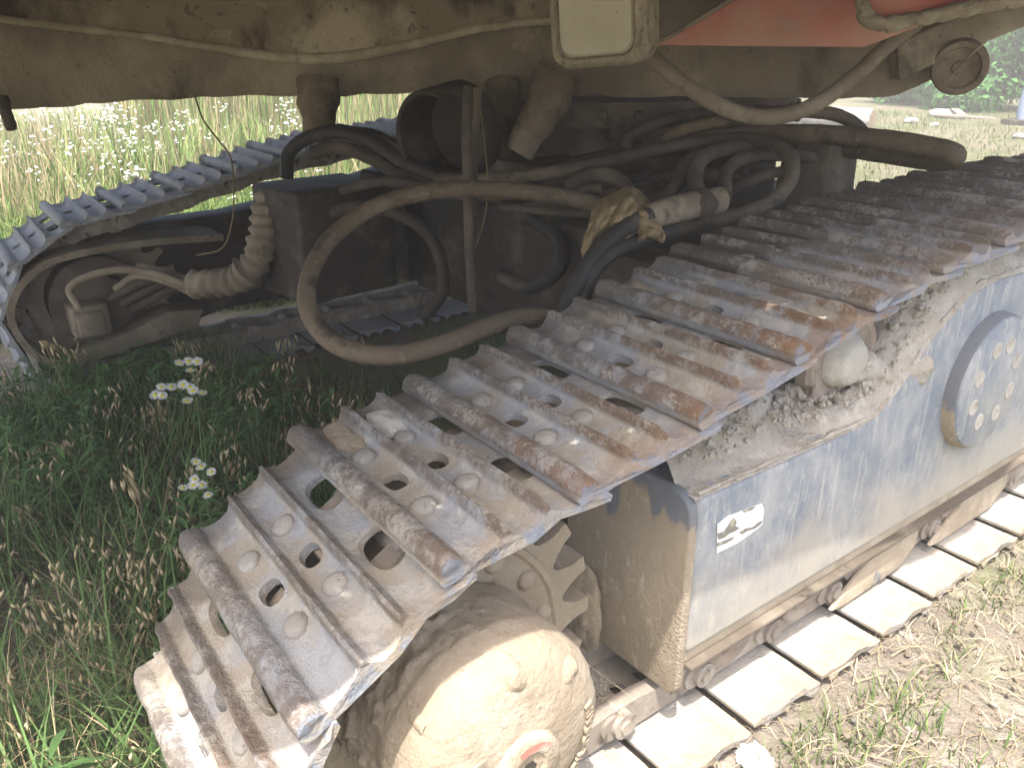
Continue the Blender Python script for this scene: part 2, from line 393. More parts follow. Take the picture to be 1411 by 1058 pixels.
# ------------------------------------------------------------------ ground
def ground():
    def axis(lo, hi, step, far):
        a = list(np.arange(lo, hi+1e-6, step)); s = step
        L = []; v = lo
        while v > -far: s *= 1.45; v -= s; L.append(v)
        s = step; v = hi; H = []
        while v < far: s *= 1.45; v += s; H.append(v)
        return np.array(L[::-1] + a + H)
    xs = axis(-3.0, 1.3, .028, 160); ys = axis(-1.3, 2.4, .028, 160)
    V = []
    for y in ys:
        for x in xs:
            z = 0.0
            if -4 < x < 3 and -3 < y < 5:
                z = .018*mnoise.noise(Vector((x*3, y*3, 0))) + .010*mnoise.noise(Vector((x*11, y*11, 3))) + .006*mnoise.noise(Vector((x*31, y*31, 7)))
                if -.35 < x < .36: z = min(z, .012) - .004
                if -2.95 < x < -2.2: z = min(z, .01)
            V.append((x, y, z))
    nx = len(xs); F = []
    for j in range(len(ys)-1):
        for i in range(nx-1):
            a = j*nx+i; F.append((a, a+1, a+1+nx, a+nx))
    return tag(mesh('ground', V, F, M_ground, None, True), kind='structure')
ground()

# ------------------------------------------------------------------ crawler tracks
HW = .232; SPC = (-.15, .335)          # half shoe width; sprocket centre (y, z)
def make_shoe(seed, lip=True):
    out = [(-.018, -.005), (-.0225, .004), (-.021, .015), (-.014, .0245), (-.004, .0285), (.006, .027), (.013, .021), (.018, .011),
           (.025, .0045), (.036, .001), (.05, .0005), (.063, .002), (.071, .008), (.0755, .018), (.0785, .0255), (.0835, .0255), (.0865, .0165),
           (.0905, .007), (.099, .0015), (.115, 0), (.128, .0015), (.135, .007), (.1395, .017), (.1425, .0245), (.1475, .0245), (.1505, .0155),
           (.1545, .006), (.164, -.002), (.18, -.006), (.2, -.007), (.222, -.007), (.238, -.008)]
    inn = [(.240, -.012), (.235, -.017), (.2, -.018), (.165, -.016), (.115, -.014), (.06, -.014), (.03, -.013), (.018, -.006), (0, -.004), (-.012, -.005)]
    if not lip:
        out = [p for p in out if p[0] < .181] + [(.186, -.006)]; inn = [(.187, -.014)] + [p for p in inn if p[0] < .17]
    prof = out + inn; n = len(prof); no = len(out)
    NX = 44; V = []; F = []
    r = random.Random(seed); sx = r.uniform(0, 50)
    for i in range(NX+1):
        u = -1 + 2*i/NX; u = math.copysign(abs(u)**.85, u)
        for k, (t, h) in enumerate(prof):
            end = HW + (.006 if lip else .003)*math.cos(t*58) - .004
            end += .004*mnoise.noise(Vector((t*60+sx, u*3, h*40)))
            if t > .2: end += .008
            x = u*end
            q = Vector((x*16+sx, t*16, h*10))
            d = .0016*mnoise.noise(q) + .0010*mnoise.noise(q*3.1)
            hh = h
            if k < no and h > .012:
                d -= .0045*max(0, mnoise.noise(Vector((x*22+sx, t*9, 3))))       # battered rib crests
                d -= .006*max(0, (abs(u)-.93)/.07)
            hh += d*(1 if k < no else .4)
            V.append((x, t + .0008*mnoise.noise(q*2), hh))
    for i in range(NX):
        for k in range(n):
            a = i*n+k; b = i*n+(k+1) % n
            F.append((a, b, b+n, a+n))
    F.append(tuple(range(n-1, -1, -1))); F.append(tuple(NX*n+k for k in range(n)))
    ob = mesh('shoe_blank', V, F, M_shoe, None, True, 50)
    # mud holes and link clearances cut right through
    bm = bmesh.new()
    def cutter(cx, ct, wx, wt, lob):
        N = 20; ring = []
        for z in (-.06, .08):
            rr = []
            for k in range(N):
                a = 2*math.pi*k/N; c, s = math.cos(a), math.sin(a)
                rr.append(bm.verts.new((cx + wx*math.copysign(abs(c)**lob, c), ct + wt*math.copysign(abs(s)**lob, s), z)))
            ring.append(rr)
        bm.faces.new(ring[0][::-1]); bm.faces.new(ring[1])
        for k in range(N):
            bm.faces.new((ring[0][k], ring[0][(k+1) % N], ring[1][(k+1) % N], ring[1][k]))
    cutter(0, .046, .024, .017, .75); cutter(.002, .114, .023, .016, .75)
    if lip: cutter(-.088, .186, .044, .024, .7); cutter(.088, .186, .044, .024, .7)
    cut = bm_obj('cut', bm)
    md = ob.modifiers.new('b', 'BOOLEAN'); md.operation = 'DIFFERENCE'; md.object = cut; md.solver = 'EXACT'
    dg = bpy.context.evaluated_depsgraph_get(); dg.update()
    me = bpy.data.meshes.new_from_object(ob.evaluated_get(dg))
    me.name = 'track_shoe'
    me.polygons.foreach_set('use_smooth', [True]*len(me.polygons)); me.set_sharp_from_angle(angle=R(50))
    if not me.materials: me.materials.append(M_shoe)
    for o in (ob, cut):
        d = o.data; bpy.data.objects.remove(o); bpy.data.meshes.remove(d)
    return me
SHOES = [make_shoe(s) for s in (1, 2, 3, 4)]
SHOES_B = [make_shoe(s, False) for s in (5, 6, 7)]

def bolt_mesh():
    bm = bmesh.new(); N = 12; prev = None
    for r, z in ((.0180, -.003), (.0178, .004), (.0162, .0085), (.0105, .0108), (.004, .0114)):
        ring = [bm.verts.new((r*(1+.1*abs(math.cos(3*math.pi*2*k/N/2)))*math.cos(2*math.pi*k/N) + .0012*mnoise.noise(Vector((k, z*200, 1))),
                              r*math.sin(2*math.pi*k/N) + .0012*mnoise.noise(Vector((k, z*200, 9))), z)) for k in range(N)]
        if prev:
            for k in range(N): bm.faces.new((prev[k], prev[(k+1) % N], ring[(k+1) % N], ring[k]))
        prev = ring
    bm.faces.new(prev)
    me = bpy.data.meshes.new('bolt'); bm.to_mesh(me); bm.free(); me.materials.append(M_bolt)
    me.polygons.foreach_set('use_smooth', [True]*len(me.polygons)); return me
BOLT = bolt_mesh()

def link_mesh():
    """one rail link: waisted plate with two bosses, along local y"""
    pr = []
    for a in np.linspace(90, 270, 9): pr.append((.012+.034*math.cos(R(a)), -.052+.034*math.sin(R(a))))
    pr += [(.06, -.076), (.11, -.074), (.16, -.080)]
    for a in np.linspace(-90, 90, 9): pr.append((.205+.034*math.cos(R(a)), -.052+.034*math.sin(R(a))))
    pr += [(.17, -.016), (.11, -.0155), (.04, -.016)]
    bm = bmesh.new(); n = len(pr)
    A = [bm.verts.new((-.016, t, h)) for t, h in pr]; B = [bm.verts.new((.016, t, h)) for t, h in pr]
    bm.faces.new(A); bm.faces.new(B[::-1])
    for i in range(n): bm.faces.new((A[i], B[i], B[(i+1) % n], A[(i+1) % n]))
    bmesh.ops.bevel(bm, geom=bm.edges[:], offset=.004, segments=1, affect='EDGES')
    for tc, r, x0, x1 in ((.012, .026, -.03, .024), (.205, .027, -.024, .034), (.205, .014, -.024, .040), (.012, .020, -.085, -.02)):
        m = Matrix.Translation(((x0+x1)/2, tc, -.052)) @ Matrix.Rotation(R(90), 4, 'Y')
        bmesh.ops.create_cone(bm, cap_ends=True, segments=16, radius1=r, radius2=r, depth=x1-x0, matrix=m)
    bmesh.ops.recalc_face_normals(bm, faces=bm.faces[:])
    me = bpy.data.meshes.new('chain_link'); bm.to_mesh(me); bm.free(); me.materials.append(M_link)
    me.polygons.foreach_set('use_smooth', [True]*len(me.polygons)); me.set_sharp_from_angle(angle=R(40)); return me
LINK = link_mesh()
LINKM = LINK.copy()
for v in LINKM.vertices: v.co.x *= -1
LINKM.flip_normals()

# tips of the thick end rib of every shoe, (y, z), near bottom -> over the sprocket -> top run -> idler -> bottom run
TIPS = [(-.283, -.002), (-.469, .136), (-.543, .362), (-.434, .577), (-.238, .699), (-.030, .733), (.187, .775), (.400, .823),
        (.607, .865), (.818, .893), (1.036, .910), (1.258, .923), (1.478, .928)]
dense = [TIPS[-1], (1.7, .93), (1.92, .928), (2.2, .915), (2.6, .87), (2.95, .805)]
dense += [(2.95+.402*math.cos(R(a)), .40+.402*math.sin(R(a))) for a in range(85, -91, -6)] + [(2.762, -.002)]
dd = np.array(dense); seg = np.hypot(*np.diff(dd, axis=0).T); cum = np.r_[0, np.cumsum(seg)]
NN = round(cum[-1]/.216)
for s in np.linspace(0, cum[-1], NN+1)[1:]:
    TIPS.append((float(np.interp(s, cum, dd[:, 0])), float(np.interp(s, cum, dd[:, 1]))))
for k in range(10, -3, -1): TIPS.append((.386+.216*k, -.002))

def make_track(xc, near):
    root = empty('crawler_track', (xc, 1.3, 0))
    n = len(TIPS); made = []
    for i in range(n):
        a = Vector((0, *TIPS[i])); b = Vector((0, *TIPS[(i+1) % n])); t = (b-a).normalized()
        nn = Vector((0, -t.z, t.y)); o = a - nn*.0285
        Mx = Matrix(((1, 0, 0, xc), (0, t.y, nn.y, o.y), (0, t.z, nn.z, o.z), (0, 0, 0, 1)))
        r = random.Random(i*3+(1 if near else 2))
        sh = bpy.data.objects.new('track_shoe', SHOES[(i*7+3) % 4] if TIPS[i][1] > .1 else SHOES_B[i % 3]); link(sh, root); sh.parent = root
        sh.matrix_parent_inverse = Matrix.Identity(4)
        jig = Matrix.Translation((r.uniform(-.003, .003), 0, 0)) @ Matrix.Rotation(R(r.uniform(-.5, .5)), 4, 'Z')
        sh.matrix_local = Matrix.Translation(-root.location) @ Mx @ jig
        y, z = TIPS[i]
        if near and z > .1:
            if i <= 4: c = (.50+.12*r.random(), .18+.1*r.random(), .0)
            elif i <= 6: c = (.48, .62, .0)
            elif i == 7: c = (.42, .95, .10)
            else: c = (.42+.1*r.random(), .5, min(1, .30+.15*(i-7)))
            if i in (2,): c = (.62, .35, 0)
        elif near: c = (.85, .2, 0)
        else: c = (.12, .05, 0)
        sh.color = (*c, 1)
        if (near and .55 < z and y < 2.3) or (near and i in (2, 3)):
            for bx in (-.086, .086):
                for bt, bz in ((.044, .0), (.112, -.001)):
                    bo = bpy.data.objects.new('bolt', BOLT); link(bo, sh)
                    bo.matrix_local = Matrix.Translation((bx+r.uniform(-.004, .004), bt+r.uniform(-.002, .002), bz)) @ Matrix.Rotation(r.uniform(0, 6), 4, 'Z')
        for sx, me in ((-1, LINKM), (1, LINK)):
            lo = bpy.data.objects.new('chain_link', me); link(lo, root)
            lo.matrix_local = Matrix.Translation(-root.location) @ Mx @ Matrix.Translation((sx*.082, 0, -.012))
        made.append(sh)
    return root, made
near_track, near_shoes = make_track(0, True)
tag(near_track, 'near crawler track of rusty ribbed steel shoes wrapping over the toothed sprocket', 'crawler track', 'crawler tracks')
XF = -2.55
far_track, far_shoes = make_track(XF, False)
tag(far_track, 'far crawler track of pale grey steel shoes at left in front of the flowers', 'crawler track', 'crawler tracks')

# ------------------------------------------------------------------ undercarriage
UC = empty('undercarriage', (-1.275, 1.3, 0))
def uc(o):
    o.parent = UC; o.matrix_parent_inverse = Matrix.Translation(-UC.location); return o
def sub(o, p):
    o.parent = p; o.matrix_parent_inverse = p.matrix_parent_inverse.inverted() if False else Matrix.Identity(4); return o
tag(UC, 'dusty blue steel undercarriage with track frames, sprocket hub and dark centre body', 'undercarriage')

# near track frame: box with a hump, outer plate at x = .15
XO = .15
prof = [(.285, .215), (.285, .555), (.74, .548), (.80, .555), (.88, .60), (.98, .69), (1.10, .752), (1.22, .765), (1.50, .755), (1.62, .70), (1.75, .60), (2.3, .56), (2.75, .55), (2.75, .215)]
frame = uc(poly_extrude('track_frame', [(-XO, y, z) for y, z in prof], (2*XO, 0, 0), M_paint, None, .02, 4))
frame['label'] = 'worn blue track frame side with dusty streaks'
# lower flange stepped in under the plate
fl = sub(poly_extrude('bottom_flange', [(-.12, .30, .190), (-.12, 2.7, .190), (-.12, 2.7, .2135), (-.12, .30, .2135)], (.258, 0, 0), M_end, None, .003), frame)
fl2 = sub(poly_extrude('bottom_flange', [(-.11, .30, .179), (-.11, 2.65, .179), (-.11, 2.65, .1885), (-.11, .30, .1885)], (.266, 0, 0), M_darkdust, None, .003), frame)
# end plate towards the sprocket, rounded shoulders
ep = []
for (cx, cz, r, a0, a1) in ((.112, .516, .045, 0, 90), (-.112, .516, .045, 90, 180), (-.13, .155, .03, 180, 270), (.127, .165, .028, 270, 360)):
    for a in np.linspace(a0, a1, 7): ep.append((cx+r*math.cos(R(a)), .262, cz+r*math.sin(R(a))))
sub(poly_extrude('end_plate', ep, (0, .0215, 0), M_endp, None, .006, 3), frame)
# torn sticker on the outer plate
stick = [(1.0, 0, 0)]
def onplate(px, py, x):
    d = FWD + RGT*((px-W0/2)/FPX) - UPV*((py-H0/2)/FPX); s = (x-CAM[0])/d[0]
    p = CAM + d*s; return Vector((x, p[1], p[2]))
sp = [onplate(px, py, XO+.0012) for px, py in ((988, 722), (1003, 710), (1049, 693), (1052, 701), (1050, 722), (1035, 734), (1015, 748), (987, 762))]
sub(poly_extrude('torn_sticker', sp, (.0012, 0, 0), M_sticker, None, 0), frame)
for pl_ in (((988, 735), (996, 733), (1003, 724), (1007, 716), (1012, 713), (1015, 719), (1013, 724), (1019, 727), (1012, 732), (1004, 735), (999, 740), (990, 743)),
            ((1018, 733), (1027, 728), (1037, 726), (1046, 719), (1050, 717), (1049, 721), (1040, 728), (1030, 731), (1022, 736)),
            ((988, 748), (997, 745), (1006, 741), (1012, 739), (1008, 744), (998, 749), (988, 753)), ((1022, 704), (1034, 699), (1042, 697), (1036, 702), (1026, 706))):
    sub(poly_extrude('bare_patch', [onplate(px, py, XO+.0028) for px, py in pl_], (.0006, 0, 0), M_stickdirt, None, 0), frame)
# weld bead along the top edge
V = [(XO-.004, y, z+.002) for y, z in prof[1:12]]
sub(tube('weld_bead', V, .0035, M_soil, None, 8, 14, .006, 55), frame)

# round bolted cover
disc = uc(lathe_x('cover_disc', [(.13, .158), (.170, .158), (.180, .154), (.184, .146), (.184, 0.0)], (1.235, .52), M_paint, None, 64))
rim = sub(lathe_x('disc_rim', [(.148, .150), (.148, .163), (.170, .1605), (.176, .157), (.176, .150)], (1.235, .52), M_endp, None, 64), disc)
for k in range(8):
    a = R(22+45*k)+.06*math.sin(k*2.3)
    rr = .092
    sub(lathe_x('bolt_hole', [(.1825, .021), (.1855, .020), (.1858, .015), (.1848, .012), (.1848, 0)], (1.235+rr*math.cos(a), .52+rr*math.sin(a)), M_capmud, None, 14), disc)

# carrier roller with its mud caked end cap
CR = (.755, .665)
cr = uc(lathe_x('carrier_roller', [(-.09, .06), (-.09, .098), (-.07, .10), (-.066, .086), (.055, .086), (.060, .110), (.084, .112), (.093, .105), (.095, .086), (.088, .078), (.084, .06), (.084, 0)], CR, M_roller, None, 48, .002, 20))
sub(lathe_x('end_cap', [(.07, .060), (.092, .058), (.100, .052), (.108, .046), (.115, .042), (.120, .032), (.122, .018), (.122, 0)], CR, M_capmud, None, 40, .0035, 24), cr)
sub(tube('roller_bracket', [(.085, CR[0]+.03, CR[1]-.02), (.095, CR[0]+.07, CR[1]-.03), (.105, CR[0]+.13, CR[1]-.055), (.10, CR[0]+.21, CR[1]-.045)], [.030, .032, .040, .062], M_soil, None, 20, 12, .012, 24), cr)
# lower rollers, each a flanged barrel
for y in (.47, .70, .93, 1.3, 1.65, 2.0, 2.35):
    ro = uc(lathe_x('track_roller', [(-.12, .04), (-.12, .075), (-.1, .078), (-.095, .062), (-.04, .06), (.04, .06), (.095, .062), (.1, .078), (.112, .076), (.116, .045), (.122, .04), (.126, 0)], (y, .155), M_roller, None, 32, .003, 25))
    sub(box('roller_collar', (.118, y, .165), (.022, .085, .05), M_end, None, .008, sub=1, nz=.004, ns=20), ro)
# guard plates below the frame
for y0, y1 in ((.80, 1.14), (1.22, 1.60)):
    g_ = [(.118, y0, .060), (.118, y0+.05, .052), (.118, y1-.06, .058), (.118, y1, .10), (.118, y1, .158), (.118, y0+.16, .158)]
    uc(poly_extrude('roller_guard', g_, (.012, 0, 0), M_end, None, .003))

# sprocket
def sprocket_bm():
    bm = bmesh.new(); pts = []
    NT = 21
    for k in range(NT):
        a0 = 2*math.pi*(k)/NT + R(-1.6)
        for da, r in ((-8.4, .246), (-6.8, .250), (-5.0, .262), (-3.6, .276), (-2.9, .290), (-3.0, .300), (-2.6, .306), (2.4, .308), (3.0, .300), (2.9, .288), (3.5, .276), (4.9, .262), (6.8, .250)):
            a = a0 + R(da); pts.append((r*math.cos(a), r*math.sin(a)))
    n = len(pts); A = []; B = []; C = []; D = []
    for y, z in pts:
        A.append(bm.verts.new((-.032+.08*max(0, math.hypot(y, z)-.275), SPC[0]+y, SPC[1]+z))); B.append(bm.verts.new((.032-.08*max(0, math.hypot(y, z)-.275), SPC[0]+y, SPC[1]+z)))
        r = math.hypot(y, z); q = .232/r
        C.append(bm.verts.new((.036, SPC[0]+y*q, SPC[1]+z*q))); D.append(bm.verts.new((-.03, SPC[0]+y*q, SPC[1]+z*q)))
    for i in range(n):
        j = (i+1) % n
        bm.faces.new((A[i], A[j], B[j], B[i])); bm.faces.new((B[i], B[j], C[j], C[i])); bm.faces.new((D[i], D[j], A[j], A[i]))
    bm.faces.new(C); bm.faces.new(D[::-1])
    return bm
spk = uc(bm_obj('sprocket', sprocket_bm(), M_hub, None, True, 28))
sub(lathe_x('sprocket_ring', [(.034, .236), (.042, .232), (.042, .222), (.037, .217), (.037, .10)], SPC, M_hub, None, 64, .002, 20), spk)
for k in range(14):
    a = 2*math.pi*(k+.3)/14
    sub(lathe_x('bolt', [(.034, .019), (.041, .0185), (.046, .014), (.048, .006), (.048, 0)], (SPC[0]+.197*math.cos(a), SPC[1]+.197*math.sin(a)), M_hub, None, 10), spk)

# final drive housing on the outside of the sprocket
HC = SPC
hub = uc(lathe_x('final_drive', [(.03, .145), (.034, .163), (.05, .168)] + [(.05+.004*i, .1685) for i in range(1, 24)] + [(.146, .169), (.150, .1702), (.158, .1702), (.162, .168), (.185, .167), (.203, .163), (.216, .156), (.227, .144), (.235, .128), (.241, .106), (.245, .078), (.246, 0)], HC, M_hub, None, 240, .005, 14))
for px, py in ((706, 912), (776, 930), (798, 1000)):   # cast lugs round the shoulder
    d = FWD + RGT*((px-W0/2)/FPX) - UPV*((py-H0/2)/FPX); q = CAM + d*((.225-CAM[0])/d[0]); va = math.atan2(q[2]-HC[1], q[1]-HC[0])
    lp = Vector((.190, HC[0]+.124*math.cos(va), HC[1]+.124*math.sin(va)))
    bm = bmesh.new(); bmesh.ops.create_icosphere(bm, subdivisions=4, radius=1)
    for v in bm.verts:
        c_ = v.co; c_ = Vector((math.copysign(abs(c_.x)**.8, c_.x)*.046, c_.y*.036, c_.z*.040)); v.co = c_ + c_.normalized()*fbm(c_+lp, 40)*.007 + lp
    sub(bm_obj('cast_lug', bm, M_hub, None, True, 60), hub)
# filler plug: raised oval boss with a recess, and a small drain plug
PL = (HC[0]+.004, HC[1]-.004)
sub(lathe_x('filler_plug', [(.238, .056), (.254, .053), (.258, .047), (.258, .028), (.254, .024), (.254, 0)], PL, M_hub, None, 40, .002, 30), hub)
sub(lathe_x('plug_recess', [(.2542, .013), (.2550, .012), (.2550, 0)], PL, M_dark, None, 6), hub)
pm = []
for a in np.linspace(35, 115, 9): pm.append((.2585, PL[0]+.045*math.cos(R(a)), PL[1]+.045*math.sin(R(a))))
for a in np.linspace(115, 35, 9): pm.append((.2585, PL[0]+.031*math.cos(R(a)), PL[1]+.031*math.sin(R(a))))
sub(poly_extrude('red_paint_trace', pm, (.0008, 0, 0), M_redmark, None, 0), hub)
d = FWD + RGT*((577-W0/2)/FPX) - UPV*((1004-H0/2)/FPX); q = CAM + d*((.210-CAM[0])/d[0]); DP = (HC[0]+(q[1]-HC[0])*.88, HC[1]+(q[2]-HC[1])*.88)
sub(lathe_x('drain_plug', [(.175, .013), (.2035, .012), (.2055, .009), (.201, .006), (.201, 0)], DP, M_hub, None, 18, .001, 50), hub)
# raised rectangular name frame (blank, worn smooth)
def rect_frame(y0, z0, y1, z1, w, x):
    o = [(y0, z0), (y1, z0), (y1, z1), (y0, z1)]; i = [(y0+w, z0+w), (y1-w, z0+w), (y1-w, z1-w), (y0+w, z1-w)]
    bm = bmesh.new(); L = []
    for xx in (x, x+.008):
        L.append([bm.verts.new((xx, *p)) for p in o]); L.append([bm.verts.new((xx, *p)) for p in i])
    for k in range(4):
        j = (k+1) % 4
        bm.faces.new((L[2][k], L[2][j], L[3][j], L[3][k])); bm.faces.new((L[0][k], L[0][j], L[2][j], L[2][k])); bm.faces.new((L[1][k], L[1][j], L[3][j], L[3][k]))
    return bm
fr = sub(bm_obj('raised_frame', rect_frame(-.03, -.06, .03, .03, .005, .240), M_hub), hub)
fr.location = (0, HC[0]-.085, HC[1]+.015); fr.rotation_euler = (R(12), 0, 0)
# worn raised lettering along the rim, reading upwards
fc = bpy.data.curves.new('lettering', 'FONT'); fc.body = 'OIL DRAIN'; fc.size = .023; fc.extrude = .0022; fc.bevel_depth = .0006; fc.align_x = 'CENTER'; fc.space_character = 1.15
fo = bpy.data.objects.new('lettering', fc); COL.objects.link(fo)
dg = bpy.context.evaluated_depsgraph_get(); dg.update(); tm = bpy.data.meshes.new_from_object(fo.evaluated_get(dg)); bpy.data.objects.remove(fo)
tm.materials.clear(); tm.materials.append(M_hub)
for v in tm.vertices:      # text x runs up the rim (angle), text y points to the axis, text z out of the face
    ang = R(-14) + v.co.x/.128; rr_ = .134 - v.co.y
    v.co = Vector((.236 + (.134-rr_)*-.30*-1 + v.co.z, HC[0]+rr_*math.cos(ang), HC[1]+rr_*math.sin(ang)))
sub(link(bpy.data.objects.new('raised_lettering', tm)), hub)
for v in hub.data.vertices:      # clots of mud stuck on the upper flank
    p = v.co; dy, dz = p.y-HC[0], p.z-HC[1]; an = math.degrees(math.atan2(dz, dy)) % 360
    k = max(0, min(1, (an-75)/25))*max(0, min(1, (215-an)/20))*max(0, min(1, (.15-p.x)/.03))
    if k > 0:
        f = max(0, fbm(p, 38, 3)-.05)*.016 + max(0, fbm(p+Vector((3, 0, 0)), 90, 2))*.005
        q = Vector((0, dy, dz)).normalized()*f*k; v.co = p + q
# inner housing seen between the links
uc(lathe_x('drive_bearing', [(-.20, .10), (-.20, .15), (-.03, .15), (-.03, .1)], SPC, M_hub, None, 40, .003, 18))
# knuckle lump of mud packed behind the end plate and links at the foot of the sprocket
for c, s, sd_ in (((-.09, .245, .20), (.06, .02, .09), 2), ((-.02, .16, .075), (.07, .05, .035), 8)):
    bm = bmesh.new(); bmesh.ops.create_icosphere(bm, subdivisions=4, radius=1)
    for v in bm.verts:
        n_ = v.co.normalized(); v.co = n_*(1 + .35*fbm(n_+Vector((sd_, 0, 0)), 1.6, 4)); v.co = Vector((v.co.x*s[0], v.co.y*s[1], v.co.z*s[2]))+Vector(c)
    uc(bm_obj('packed_mud', bm, M_hub, None, True, 80))

# centre body
CBX, CBY = -1.275, 1.45
cb = uc(box('car_body', (CBX, CBY, .56), (1.15, 1.15, .40), M_dark, None, .03, sub=3, nz=.01, ns=4))
for sx in (-1, 1):
    for yy in (.98, 1.70):
        x0 = CBX + sx*.5; x1 = (-.16 if sx > 0 else XF+.16)
        L_ = [(x0, yy-.16, .40), (x0, yy+.16, .40), (x0, yy+.16, .74), (x0, yy-.16, .74)]
        sub(poly_extrude('leg_beam', L_, (x1-x0, 0, -.03), M_dark, None, .015), cb)
V = []; 
slew = uc(bm_obj('slew_ring', bmesh.new(), M_darkdust))
bm = bmesh.new()
bmesh.ops.create_cone(bm, cap_ends=True, segments=96, radius1=.50, radius2=.50, depth=.32, matrix=Matrix.Translation((CBX, CBY, .91)))
bmesh.ops.create_cone(bm, cap_ends=True, segments=96, radius1=.57, radius2=.57, depth=.07, matrix=Matrix.Translation((CBX, CBY, 1.05)))
bmesh.ops.recalc_face_normals(bm, faces=bm.faces[:]); bm.to_mesh(slew.data); bm.free()
slew.data.polygons.foreach_set('use_smooth', [True]*len(slew.data.polygons)); slew.data.set_sharp_from_angle(angle=R(40))
for k in range(36):
    a = 2*math.pi*k/36
    b_ = sub(box('bolt', (0, 0, 0), (.016, .026, .026), M_darkdust, None, .006), slew)
    b_.location = (CBX+.575*math.cos(a), CBY+.575*math.sin(a), 1.05); b_.rotation_euler = (0, 0, a)

# far track frame with its motor recess, seen from the inside
ff = [(-.42, .20), (-.47, .28), (-.49, .38), (-.46, .47), (-.40, .535), (-.30, .575), (.0, .60), (.40, .60), (.9, .66), (1.2, .72), (1.5, .70), (2.7, .55), (2.7, .2), (.3, .2), (.1, .14), (-.25, .13)]
ffr = uc(poly_extrude('track_frame', [(XF-.15, y, z) for y, z in ff], (.16, 0, 0), M_dark, None, .01))
ffr['label'] = 'dark far track frame with rounded motor guard'
# rounded guard hoop standing proud of it
rim_ = [(.30, .555), (.0, .575), (-.25, .565), (-.36, .53), (-.435, .465), (-.47, .38), (-.455, .29), (-.41, .215), (-.33, .165)]
P_ = catmull([Vector((0, y, z)) for y, z in rim_], 6)
bm = bmesh.new(); rows = []
for i, p in enumerate(P_):
    t = (P_[min(i+1, len(P_)-1)]-P_[max(i-1, 0)]).normalized(); nrm = Vector((0, -t.z, t.y))
    rows.append([bm.verts.new(Vector((xx, 0, 0)) + p + nrm*w) for xx, w in ((XF, -.012), (XF+.24, -.012), (XF+.24, .012), (XF, .012))])
for i in range(len(rows)-1):
    for k in range(4): bm.faces.new((rows[i][k], rows[i][(k+1) % 4], rows[i+1][(k+1) % 4], rows[i+1][k]))
bm.faces.new(rows[0]); bm.faces.new(rows[-1][::-1])
sub(bm_obj('motor_guard', bm, M_sleeve, None, True, 40), ffr)
sub(poly_extrude('guard_foot', [(XF+.10, -.36, .150), (XF+.10, .15, .215), (XF+.10, .18, .285), (XF+.10, .05, .30), (XF+.10, -.36, .175)], (.14, 0, 0), M_sleeve, None, .006), ffr)
# travel motor inside the guard
mot = uc(lathe_x('travel_motor', [(XF+.0, .17), (XF+.14, .17), (XF+.15, .12), (XF+.20, .11), (XF+.22, .06), (XF+.22, 0)], (-.17, .36), M_darkdust, None, 36, .004, 14))
sub(box('valve_block', (XF+.25, -.23, .335), (.12, .13, .12), M_sleeve, None, .015, sub=2, nz=.006, ns=14), mot)
sub(box('valve_cap', (XF+.315, -.235, .33), (.03, .09, .09), M_sleeve, None, .012), mot)
for k, (yy, zz) in enumerate(((-.02, .40), (.02, .375), (-.06, .425))):
    sub(tube('motor_fitting', [(XF+.2, yy-.09, zz-.05), (XF+.25, yy, zz), (XF+.25, yy+.08, zz+.02)], .017, M_darkdust, None, 10, 6), mot)
copyspk = uc(copy_obj(spk)); copyspk.location = (XF, 0, 0)

# ------------------------------------------------------------------ upper structure
US = empty('upper_structure', (-1.275, 1.35, 1.1))
tag(US, 'muddy brown excavator upper body overhanging the tracks, with red panel', 'excavator body')
def us(o):
    o.parent = US; o.matrix_parent_inverse = Matrix.Translation(-US.location); return o
DZ = 1.36
outl = [(-2.95, -1.0), (-2.7, -1.75), (-.6, -1.75), (-.25, -1.35), (-.06, -.95), (.04, -.79), (.32, -.785), (.41, -.76), (.448, -.68), (.450, -.1), (.475, .45), (.53, .80), (.54, 1.02), (.46, 1.35), (.2, 1.7), (.15, 3.0), (-2.95, 3.0)]  # unseen floor edge, shaped and stretched at the rear left to place its shade
floor_ = us(poly_extrude('body_floor', [(x, y, DZ) for x, y in outl], (0, 0, .02), M_brown, None, 0))
us(poly_extrude('engine_cover', [(min(x, -.15) if y > -.5 else x, y, DZ+.0205) for x, y in outl if x < .4], (0, 0, .7), M_brown, None, .02))
# perforated patch of the unseen floor, with single holes added to drop sun flecks
bm = bmesh.new()
def floor_hole(P, rx, ry, rot=0.0):
    c = Vector(P) + SUN*((DZ-P[2])/SUN.z)
    m = Matrix.Translation((c.x, c.y, DZ+.01)) @ Matrix.Rotation(rot, 4, 'Z') @ Matrix.Diagonal((rx, ry, 1, 1))
    bmesh.ops.create_cone(bm, cap_ends=True, segments=10, radius1=1, radius2=1, depth=.1, matrix=m)
for (x_, y_, z_, rx_, ry_) in ((.02, .44, .80, .016, .009), (.13, .03, .735, .010, .007), (.17, .10, .74, .007, .006), (.10, -.18, .68, .014, .006), (.115, -.33, .63, .017, .006), (.135, -.30, .64, .010, .005), (.03, .56, .56, .014, .01), (.10, .60, .56, .01, .008), (.12, .45, .56, .007, .007)):
    floor_hole((x_, y_, z_), rx_, ry_, R(30))
for i_ in range(3):
    for j_ in range(6): floor_hole((.08+.022*j_+.008*i_, .395+.013*i_+.002*j_, .80), .0085, .0048, R(20))
ct_ = bm_obj('cut', bm)
md = floor_.modifiers.new('b', 'BOOLEAN'); md.operation = 'DIFFERENCE'; md.object = ct_; md.solver = 'EXACT'
